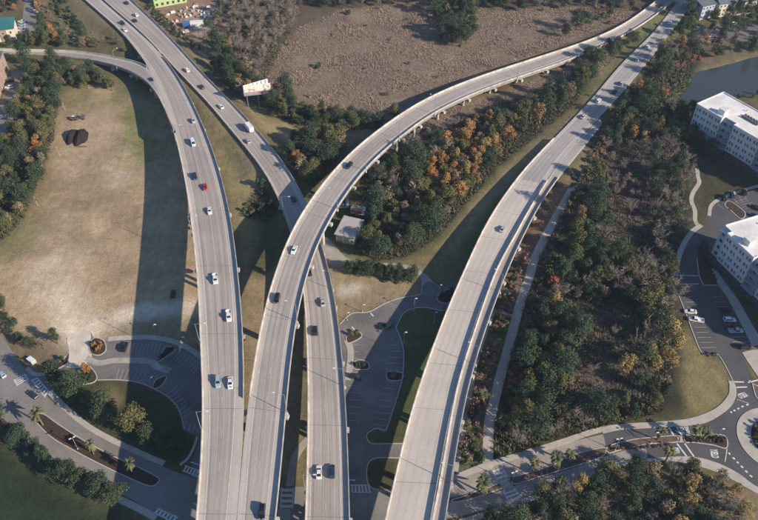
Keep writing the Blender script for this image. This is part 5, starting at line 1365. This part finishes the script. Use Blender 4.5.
ground_lamp(404,343,'white lamp post on the grass right of the middle lot'); ground_lamp(414,311,'white lamp post beside the road bend above the middle lot', 7); ground_lamp(434,323,'lamp post on the shaded grass left of the pale bridge')
ground_lamp(362.5,312,'short lamp post at the upper corner of the middle lot', 4); ground_lamp(347,320,'short lamp post at the upper left corner of the middle lot', 4)
ground_lamp(157,337,'lamp post on the grass above the curved lot', 7); ground_lamp(154,389,'lamp post on the lower island of the curved lot', 6, 1.0)
ground_lamp(78,449,'white twin lamp post on the lower left median', 6.5, .6, True, .16); ground_lamp(512,483,'white twin lamp post beside the zebra crossing on the median', 6.5, .4, True, .16); ground_lamp(615,450,'white twin lamp post on the paved median near the dark asphalt', 6.5, .2, True, .16)
ground_lamp(717.5,436,'white post with a sign head at the roundabout end of the median', 4, 0, False, .16); ground_lamp(651,443,'thin lamp post on the median near the crossing lines', 6, 0, False, .16); ground_lamp(439,296,'lamp post on the island left of the pale bridge', 6, 0, False, .16)
for k, (px, py, h, l) in enumerate([(60,156,5.5,'pale leaning pole at the edge of the dry field, middle one'),(38,206,5.5,'pale leaning pole at the edge of the dry field, nearest one'),(65.5,111,5,'pale leaning pole at the edge of the dry field, farthest one'),(214,74,5,'pale pole beside the second carriageway near the billboard')]):
    w = P(px, py); e = empty('utility_pole', w, 0, l, 'pole'); b = MB(); b.tube([(0, 0, -.2), (-.12, .05, h*.5), (-.3, .1, h)], [.1, .08, .06], 8); b.build('pole', M['pier'], e); b = MB(); b.box(-.75, .15, .02, .12, h-.5, h-.4); b.build('crossarm', M['pier'], e)

# ------------------------------------------------------------------ buildings
def framed(name, o, u, label, cat):
    d_ = (u-o); e = empty(name, (o.x, o.y, 0), math.atan2(d_.y, d_.x), label, cat); return e, Vector((d_.x, d_.y, 0)).length
WM = {}
def win(parent, x, y, z, w, h, face='-y', frame='white_metal', pane='window_glass'):
    """a window with depth: frame proud of the wall, glass set back in it"""
    k = (round(w, 2), round(h, 2), frame, pane)
    if k not in WM:
        f = MB(); t = .09
        f.box(-w/2-t, w/2+t, -.07, .02, -t, 0); f.box(-w/2-t, w/2+t, -.07, .02, h, h+t); f.box(-w/2-t, -w/2, -.07, .02, 0, h); f.box(w/2, w/2+t, -.07, .02, 0, h); f.box(-.03, .03, -.06, .02, 0, h)
        g = MB(); g.box(-w/2, w/2, -.03, .01, 0, h)
        WM[k] = (f.mesh('window_frame', M[frame]), g.mesh('pane', M[pane]))
    rz = {'-y': 0, '+x': math.pi/2, '-x': -math.pi/2, '+y': math.pi}[face]
    o = obj('window', WM[k][0], parent, (x, y, z), rz); obj('pane', WM[k][1], o)
    return o
def apartments(label, o, u, length, depth, first, seed):
    e, _ = framed('apartment_building', o, u, label, 'apartment building')
    rng = random.Random(seed)
    base_h, st, n = 4.2, 3.45, 4; top = base_h+st*n; H_ = top+.9
    core = MB(); core.box(0, length, 2.6, depth, 0, H_-.9); core.build('wall', M['wall_light'], e)
    g = MB(); g.box(.3, length-.3, .15, 2.62, 0, base_h-.02); g.build('ground_floor', M['brick_dark'], e)
    x = 0; k = first; RB = []
    while x < length-1:
        wdt = {0: 4.2, 1: 15.0, 2: 7.0}[k]; wdt = min(wdt, length-x)
        if k == 1:
            b = MB(); RB.append((x, x+wdt)); b.box(x, x+wdt, 0, 2.62, base_h, H_-.8); b.build('wall_bay', M['wall_white'], e)
            cols = 4
            for r in range(n):
                for c in range(cols):
                    cx = x+wdt*(c+.5)/cols
                    for dx in (-.72, .72): win(e, cx+dx, 0, base_h+r*st+.9, .85, 1.65, pane=rng.choice(('window_glass', 'window_glass', 'blind')))
        else:
            rec = .7 if k == 0 else 1.3
            b = MB(); b.box(x+.003, x+wdt-.003, rec, 2.62, base_h, H_-2.0); b.add([(x+.003, rec-.35, H_-2.0), (x+wdt-.003, rec-.35, H_-2.0), (x+wdt-.003, 2.62, H_-.62), (x+.003, 2.62, H_-.62), (x+.003, 2.62, H_-2.0), (x+wdt-.003, 2.62, H_-2.0)], [(0, 1, 2, 3), (0, 3, 4), (1, 5, 2), (0, 4, 5, 1)]); b.build('wall_bay', M['wall_grey'] if k == 2 else M['wall_light'], e)
            for r in range(n):
                z = base_h+r*st
                if k == 2:
                    s_ = MB(); s_.box(x+.25, x+wdt-.25, -.75, rec, z-.10, z+.06); bl = s_.build('balcony', M['wall_light'], e)
                    rl = MB(); rl.box(x+.25, x+wdt-.25, -.75, -.69, z+1.02, z+1.1)
                    for q in range(15): xx = x+.3+(wdt-.6)*q/14; rl.box(xx-.025, xx+.025, -.74, -.70, z+.06, z+1.02)
                    rl.build('railing', M['metal'], bl)
                    win(e, x+wdt*.3, rec, z+.35, 1.7, 2.15); win(e, x+wdt*.72, rec, z+.9, 1.0, 1.6)
                else:
                    win(e, x+wdt*.5, rec, z+.85, 1.5, 1.7)
        gw = max(1, int(wdt/4))
        for c in range(gw): win(e, x+wdt*(c+.5)/gw, .15, .9, 1.5, 1.9, frame='wall_grey')
        x += wdt; k = {0: 1, 1: 2, 2: 1}[k]
    for r in range(n+1):
        for c in range(4): win(e, length, depth*(c+.6)/4.4+1, (base_h+(r-1)*st+.9) if r else 1.0, 1.1, 1.6, '+x')
        for c in range(4): win(e, 0, depth*(c+.6)/4.4+1.2, (base_h+(r-1)*st+.9) if r else 1.0, 1.1, 1.6, '-x')
    # flat roof with parapet
    rf = MB(); rf.box(-.15, length+.15, 2.5, depth+.15, H_-.9+.1, H_-.35)
    for q0, q1 in RB: rf.box(q0-.12, q1+.12, -.12, 2.499, H_-.9+.1, H_-.352)
    roof = rf.build('roof', M['roof_white'], e)
    pr = MB(); t = .35
    for bx in (*[(q0-.15, q1+.15, -.2, -.2+t) for q0, q1 in RB], *[(q-.15+(0 if q == q0 else -.05), q+.2, -.2+t, 2.5) for q0, q1 in RB for q in (q0, q1)], (-.2, length+.2, depth+.2-t, depth+.2), (-.2, -.2+t, 2.501, depth+.2-t), (length+.2-t, length+.2, 2.501, depth+.2-t)): pr.box(bx[0], bx[1], bx[2], bx[3], H_-.4, H_+.1)
    pr.build('roof_parapet', M['roof_white'], roof)
    um = MB(); um.box(-.55, .55, -.45, .45, 0, 1.0); um.tube([(0, 0, 1.0), (0, 0, 1.12)], [.36, .36], 10); um = um.mesh('rooftop_unit', M['unit'])
    for row in range(2):
        for gidx, gx0 in enumerate((length*.30, length*.55)):
            for q in range(6): obj('rooftop_unit', um, roof, (gx0+q*1.55, depth*.48+row*1.7, H_-.36))
    vm = MB(); vm.tube([(0, 0, 0), (0, 0, .7)], [.22, .22], 8); vm.box(-.3, .3, -.3, .3, .7, .8); vm = vm.mesh('roof_vent', M['metal'])
    for q in range(14): obj('roof_vent', vm, roof, (rng.uniform(2, length-2), rng.uniform(5, depth-2), H_-.36))
    for q in range(int(length/6)): sm = MB(); sm.box(q*6+4-.06, q*6+4+.06, 2.9, depth-.3, H_-.349, H_-.31); sm.build('roof_seam', M['roof_white'], roof)
    hb = MB(); hb.box(0, 3.4, 0, 3.0, 0, 2.4); hb.box(-.15, 3.55, -.15, 3.15, 2.4, 2.6); hb.build('stair_head', M['roof_white'], roof, (length*.16, depth*.12, H_-.36))
    return e
HB = 18.1
o2 = P(721, 226.5, HB+.9); u2 = P(743, 246.8, HB+.9); apartments('white and blue five storey apartment block with white roof, right of the parking lot', o2, u2, 62, 20, 0, 3)
o1 = P(697.4, 103.3, HB+.9); u1 = P(744, 130.3, HB+.9); apartments('white roofed apartment block beside the pond', o1, u1, 66, 19.5, 1, 5)
def gable_house(name, label, o, u, depth, eave, ridge, wallm, roofm, rows, cols, ww=1.1, wh=1.5, over=.6, hip=0.0, cat='building'):
    e, ln = framed(name, o, u, label, cat)
    b = MB(); b.box(0, ln, 0, depth, 0, eave); 
    if hip == 0: b.add([(0, 0, eave), (0, depth, eave), (0, depth/2, ridge-.15)], [(0, 2, 1)]); b.add([(ln, 0, eave), (ln, depth, eave), (ln, depth/2, ridge-.15)], [(0, 1, 2)])
    b.build('wall', wallm, e)
    v = [(-over, -over, eave), (ln+over, -over, eave), (ln+over, depth+over, eave), (-over, depth+over, eave), (-over+hip, depth/2, ridge), (ln+over-hip, depth/2, ridge)]
    up = [(a, b_, c+.14) for a, b_, c in v]
    r = MB(); r.add([*v, *up], [(6, 7, 11, 10), (8, 9, 10, 11), (7, 8, 11), (9, 6, 10), (0, 4, 5, 1), (2, 5, 4, 3), (0, 1, 7, 6), (1, 2, 8, 7), (2, 3, 9, 8), (3, 0, 6, 9)])
    rf = r.build('roof', roofm, e)
    rb = MB(); rb.box(-over+hip, ln+over-hip, depth/2-.12, depth/2+.12, ridge+.1, ridge+.24); rb.build('ridge_cap', roofm, rf)
    for j in range(rows):
        for i in range(cols): win(e, ln*(i+.5)/cols, 0, .9+j*(eave-.4)/rows, ww, wh)
        for i in range(3): win(e, ln, depth*(i+.5)/3, .9+j*(eave-.4)/rows, ww, wh, '+x')
    return e, ln
e, ln = gable_house('house', 'cream and brick house with a teal metal roof at the top left', P(-34, 47), P(17, 40), 15, 7.4, 11.2, M['wall_cream'], M['roof_teal'], 2, 7, hip=5)
for i in (1, 3, 5): b = MB(); b.box(ln*i/7+.2, ln*(i+1)/7-.2, -.5, -.002, 0, 7.3); b.build('brick_bay', M['brick'], e); [win(e, ln*(i+.5)/7, -.5, z_, 1.1, 1.5) for z_ in (1.0, 4.5)]
e, ln = framed('brick_building', P(-8, 122), P(9.5, 70), 'tall brown brick building cut by the left edge', 'building')
b = MB(); b.box(0, ln, .0, 16, 0, 11.4); b.build('wall', M['brick'], e); b = MB(); b.box(-.25, ln+.25, -.25, 16.2, 11.4, 11.9); b.build('roof', M['roof_grey'], e)
for r in range(3):
    for c in range(9): win(e, ln*(c+.5)/9, 0, 1.1+r*3.6, 1.2, 1.7)
for c in (2, 5, 7): b = MB(); b.box(ln*c/9-.4, ln*c/9+.4, -.35, -.002, 0, 11.3); b.build('pilaster', M['brick'], e)
gable_house('far_apartments', 'cream far apartment block with grey roof at the top right corner', P(716, 17.5), P(753, 13.5), 22, 8.6, 14.5, M['wall_cream'], M['roof_grey'], 3, 10, 1.1, 1.4)
gable_house('far_apartments', 'pale blue far apartment wing beside the cream block at the top right', P(699, 20.5), P(711.5, 17.5), 36, 9.0, 13.5, M['wall_light'], M['roof_grey'], 3, 4, 1.1, 1.4)
gable_house('far_apartments', 'far apartment wing cut by the right edge at the top', P(757, 14), P(790, 9), 30, 9.0, 13.5, M['wall_light'], M['roof_grey'], 3, 6, 1.1, 1.4)
e, ln = framed('unfinished_building', P(155, 8.5), P(187, 2.5), 'unfinished building in bright green sheathing on the construction site', 'building')
b = MB(); b.box(0, ln, 0, 20, 0, 8.2); b.build('wall', M['green_sheath'], e); b = MB(); b.box(-.2, ln+.2, -.2, 20.2, 8.2, 8.6); b.build('roof', M['roof_grey'], e)
for r in range(2):
    for c in range(6): win(e, ln*(c+.5)/6, 0, 1.1+r*3.8, 1.5, 1.8, frame='green_sheath')
# small grey roofed building
zr_ = 4.6
cs = [P(334, 233.7, zr_), P(354.6, 238.5, zr_), P(359.8, 219, zr_), P(340.8, 215.5, zr_)]
e, ln = framed('shed', cs[0], cs[1], 'small building with a pale grey sheet roof beside the gravel path', 'shed')
dp = (cs[3]-cs[0]).length; b = MB(); b.box(.5, ln-.5, .7, dp-.4, 0, zr_-.35); b.build('wall', M['wall_cream'], e)
b = MB(); v = [(0, 0, zr_-.35), (ln, 0, zr_-.35), (ln, dp, zr_+.35), (0, dp, zr_+.35)]; b.add(v+[(x, y, z+.12) for x, y, z in v], [(0, 3, 2, 1), (4, 5, 6, 7), (0, 1, 5, 4), (1, 2, 6, 5), (2, 3, 7, 6), (3, 0, 4, 7)]); rf = b.build('roof', M['roof_shed'], e)
for k in range(9): x = ln*(k+.5)/9; b = MB(); b.add([(x-.04, .02, zr_-.225), (x+.04, .02, zr_-.225), (x+.04, dp-.02, zr_+.475), (x-.04, dp-.02, zr_+.475), (x-.04, .02, zr_-.17), (x+.04, .02, zr_-.17), (x+.04, dp-.02, zr_+.53), (x-.04, dp-.02, zr_+.53)], [(4, 5, 6, 7), (0, 1, 5, 4), (1, 2, 6, 5), (3, 0, 4, 7)]); b.build('roof_rib', M['roof_shed'], rf)
b = MB(); b.box(1.2, 3.4, .62, .70, 0, 2.9); b.build('door', M['metal'], e); b = MB(); b.box(4.4, 6.6, .62, .70, 0, 2.9); b.build('door', M['metal'], e); win(e, ln-1.6, .7, 1.3, 1.1, 1.0)
# trailer behind it
a0, a1 = P(350.5, 214.5), P(364, 216.5)
e, ln = framed('trailer', a0, a1, 'white trailer with an orange side standing behind the small grey roofed building', 'trailer')
b = MB(); b.box(0, ln, 0, 3.0, .6, 3.2); b.build('body', M['white_metal'], e); b = MB(); b.box(.15, ln-1.2, -.05, -.002, .8, 3.0); b.build('side_panel', M['orange'], e); b = MB(); b.box(.4, ln-.6, .25, 1.0, 3.2, 3.34); b.build('roof_panel', M['orange'], e)
for x in (1.2, ln-1.4): b = MB(); b.tube([(x, -.06, .4), (x, .3, .4)], [.4, .4], 12); b.build('wheel', M['black'], e)
for x in (2.2, 4.4): b = MB(); b.box(x, x+.8, 1.6, 2.4, 3.2, 3.5); b.build('roof_vent', M['unit'], e)
# billboard: two faces in a V on steel posts
def billmat():
    m, t, b = nodes('billboard_print'); tc = N(t, 'ShaderNodeTexCoord'); sp = N(t, 'ShaderNodeSeparateXYZ'); t.links.new(tc.outputs['Generated'], sp.inputs[0])
    band_ = ramp(t, sp.outputs[2], [(0, (.30, .16, .30)), (.22, (.62, .42, .45)), (.30, (.80, .78, .66)), (.75, (.86, .86, .78)), (1, (.74, .80, .74))])
    bl = ramp(t, noise(t, mapping(t, tc.outputs['Generated'], (5, 1, 2.2)), 1.4, 2), [(.40, (.22, .28, .34)), (.47, (.85, .84, .80)), (.60, (.88, .86, .74)), (.66, (.90, .78, .42))])
    c = mul(t, band_, bl, .8); t.links.new(c, b.inputs['Base Color']); b.inputs['Roughness'].default_value = .6; return m
M['bill'] = billmat()
w0 = P(244.3, 95, 9.2); w1 = P(271, 91.8, 9.2)
e, ln = framed('billboard', w0, w1, 'V shaped billboard with a pale printed face between the carriageway and the marsh', 'billboard')
b = MB(); b.box(0, ln, 0, .25, 9.2, 14.4); b.build('panel', M['white_metal'], e); b = MB(); b.box(.15, ln-.15, -.03, -.002, 9.35, 14.25); b.build('poster', M['bill'], e)
th = .30; c, s_ = math.cos(th), math.sin(th)
b = MB(); b.box(0, ln, 0, .25, 9.2, 14.4); pb = b.build('panel', M['white_metal'], e, (-.2, .35, 0), th)
for q in range(6): b = MB(); b.box(1+q*2.3, 1.2+q*2.3, -.32, -.005, 9.3, 14.2); b.build('strut', M['unit'], pb)
b = MB(); b.box(-.2, ln, -1.1, -.05, 8.95, 9.1); b.build('catwalk', M['metal'], e)
for x in (1.2, ln*.5, ln-1.2): b = MB(); b.tube([(x, .9, -1), (x, .9, 9.2)], [.32, .3], 10); b.tube([(x, .9, 9.0), (x, .35, 11.5)], [.12, .12], 6); b.build('post', M['unit'], e)
# construction yard
def container(px, py, tpx, tpy, dims, colm, label, name='container', lid=None):
    w = P(px, py); q = P(tpx, tpy); e = empty(name, w, math.atan2(q.y-w.y, q.x-w.x), label, name.replace('_', ' '))
    l, wd, h = dims; b = MB(); b.box(0, l, 0, wd, .15, h); b.build('body', M[colm], e)
    n = int(l/.6)
    r = MB()
    for k in range(n): x = l*(k+.5)/n; r.box(x-.06, x+.06, -.06, -.002, .3, h-.15)
    r.build('corrugation', M[colm], e)['kind'] = 'stuff'
    b = MB(); b.box(-.03, l+.03, -.03, wd+.03, h, h+.12); b.build('roof', M[lid or colm], e); return e
container(190.5,27,205,26,(8.0,2.6,2.7),'white_metal','white container on the construction site')
container(183.2,28.2,190,28,(3.8,3.2,3.0),'blue','blue container beside the white one on the construction site')
container(27.5,361.5,34,366.5,(3.2,1.8,1.6),'wall_light','pale blue utility box at the corner left of the crosswalk','utility_box','white_metal')
def heap(name, label, px, py, rx, ry, h, mat, seed, cat='pile', group=None):
    w = P(px, py); rng = np.random.default_rng(seed); vs = [(0, 0, h)]; fs = []; R_, K_ = 7, 22
    for r in range(1, R_+1):
        for k in range(K_):
            a = 2*math.pi*k/K_; u = r/R_; n_ = 1+.10*math.sin(3*a+seed)+.07*math.sin(5*a+seed*2)+rng.normal()*.025
            vs.append((rx*u*math.cos(a)*n_, ry*u*math.sin(a)*n_, h*(1-u**1.7)*(1+rng.normal()*.07) if r < R_ else -.1))
    for k in range(K_): fs.append((0, 1+k, 1+(k+1) % K_))
    for r in range(R_-1):
        for k in range(K_): a = 1+r*K_+k; b = 1+r*K_+(k+1) % K_; fs.append((a, a+K_, b+K_, b))
    o = obj(name, mesh(name, vs, fs, mat), None, (w.x, w.y, 0)); return put(o, label, cat, group)
heap('mulch_pile', 'left of the two dark mulch piles on the dry field', 72.5, 137, 3.0, 6.8, 3.4, M['soil_black'], 1); heap('mulch_pile', 'right of the two dark mulch piles on the dry field', 81.5, 138, 3.2, 7.4, 3.6, M['soil_black'], 2)
M['dirt'] = simple('loose_dirt', (.30, .20, .14), .95, .3, .8, bump=.6)
for k, (x, y, r) in enumerate([(166,17,2.2),(172,22,1.6),(205,10,2.6),(213,14,1.8),(196,5,2.0)]): heap('dirt_pile', ['reddish dirt heap below the green building','small dirt heap left of the blue container','dirt heap at the upper right of the construction site','small dirt heap at the right edge of the construction site','dirt heap behind the white container'][k], x, y, r, r*1.2, 1.1, M['dirt'], k+5)
rng = random.Random(5)
STK = {}
for k in range(120):
    x, y = rng.uniform(160, 222), rng.uniform(6, 38)
    if not inpoly(x, y, [(160,14),(185,8),(220,2),(222,18),(205,35),(186,40),(172,33)]) or inpoly(x, y, [(181,18),(207,18),(207,30),(181,30)]): continue
    w = P(x, y); b = MB(); l, wd = rng.uniform(1.2, 3.0), rng.uniform(.6, 1.4); b.box(-l/2, l/2, -wd/2, wd/2, -.02, rng.uniform(.3, .9)); b.box(-l/2+.1, l/2-.3, -wd/2+.1, wd/2-.1, .2, rng.uniform(.95, 1.2))
    mt = rng.choice(['white_metal', 'wall_cream', 'dirt', 'roof_white', 'pier', 'brick', 'metal', 'dirt'])
    cl = {'white_metal': 'white', 'wall_cream': 'cream', 'dirt': 'brown', 'roof_white': 'bright white', 'pier': 'stone grey', 'brick': 'brick red', 'metal': 'steel grey'}[mt]
    sd = ('left of' if x < 183 else 'right of' if x > 206 else 'behind' if y < 22 else 'in front of')+' the two containers'
    STK.setdefault((cl, sd), []).append((x, put(b.build('building_material', M[mt], None, w, rng.uniform(0, 3)), None, 'material stack', 'material stacks on the construction site')))
for (cl, sd), q in STK.items():
    q.sort(key=lambda a: a[0])
    for k, (_, o_) in enumerate(q): o_['label'] = ('' if len(q) == 1 else ('first', 'second', 'third', 'fourth', 'fifth', 'sixth', 'seventh', 'eighth', 'ninth', 'tenth', 'eleventh', 'twelfth')[min(k, 11)]+' ')+'low '+cl+' stack from left, '+sd
# loader and cart by the piles
w = P(74, 120); e = empty('loader', w, .3, 'small wheel loader above the dark mulch piles', 'loader')
b = MB(); b.box(-1.4, 1.0, -.7, .7, .6, 1.3); b.box(-1.4, -.4, -.6, .6, 1.3, 1.6); b.build('body', M['mulch_red'], e); b = MB(); b.box(-.4, .6, -.55, .55, 1.3, 2.3); b.build('cab', M['glass'], e); b = MB(); b.box(-.5, .7, -.62, .62, 2.3, 2.42); b.build('cab_roof', M['white_metal'], e)
b = MB(); b.box(1.7, 2.4, -.95, .95, .15, .75); b.build('bucket', M['unit'], e); b = MB(); b.box(.9, 1.8, -.7, -.5, .5, .75); b.box(.9, 1.8, .5, .7, .5, .75); b.build('lift_arm', M['unit'], e)
for x in (-.9, .7):
    for sg in (-1, 1): b = MB(); b.tube([(x, sg*.72-.15, .5), (x, sg*.72+.15, .5)], [.5, .5], 12); b.build('wheel', M['black'], e)
w = P(84, 119); e = empty('cart', w, -.2, 'dark box trailer standing right of the loader on the dry field', 'trailer')
b = MB(); b.box(-1.3, 1.3, -.9, .9, .5, 2.0); b.build('body', M['unit'], e); b = MB(); b.box(-1.35, 1.35, -.95, .95, 2.0, 2.1); b.build('lid', M['roof_grey'], e); b = MB(); b.box(-2.3, -1.3, -.06, .06, .5, .62); b.build('drawbar', M['metal'], e)
for sg in (-1, 1): b = MB(); b.tube([(0, sg*.98-.1, .36), (0, sg*.98+.1, .36)], [.36, .36], 12); b.build('wheel', M['black'], e)
w = P(82.3, 147); b = MB(); b.tube([(-2, 0, .2), (0, .1, .2), (2.2, 0, .2)], [.2, .2, .18], 8); put(b.build('log', M['bark'], None, w), 'short dark log lying below the mulch piles', 'log')

# ------------------------------------------------------------------ thin blue air between the camera and the far end
hz = MB(); hz.box(-420, 420, -60, 720, -3, 228)
m = bpy.data.materials.new('haze'); m.use_nodes = True; t = m.node_tree
t.nodes.remove(t.nodes['Principled BSDF'])
pv = N(t, 'ShaderNodeVolumePrincipled'); pv.inputs['Color'].default_value = (.72, .84, 1.0, 1); pv.inputs['Density'].default_value = .0001; pv.inputs['Anisotropy'].default_value = .2
t.links.new(pv.outputs[0], t.nodes['Material Output'].inputs['Volume'])
put(hz.build('haze', m), 'thin blue haze over the whole scene', 'haze', kind='stuff')
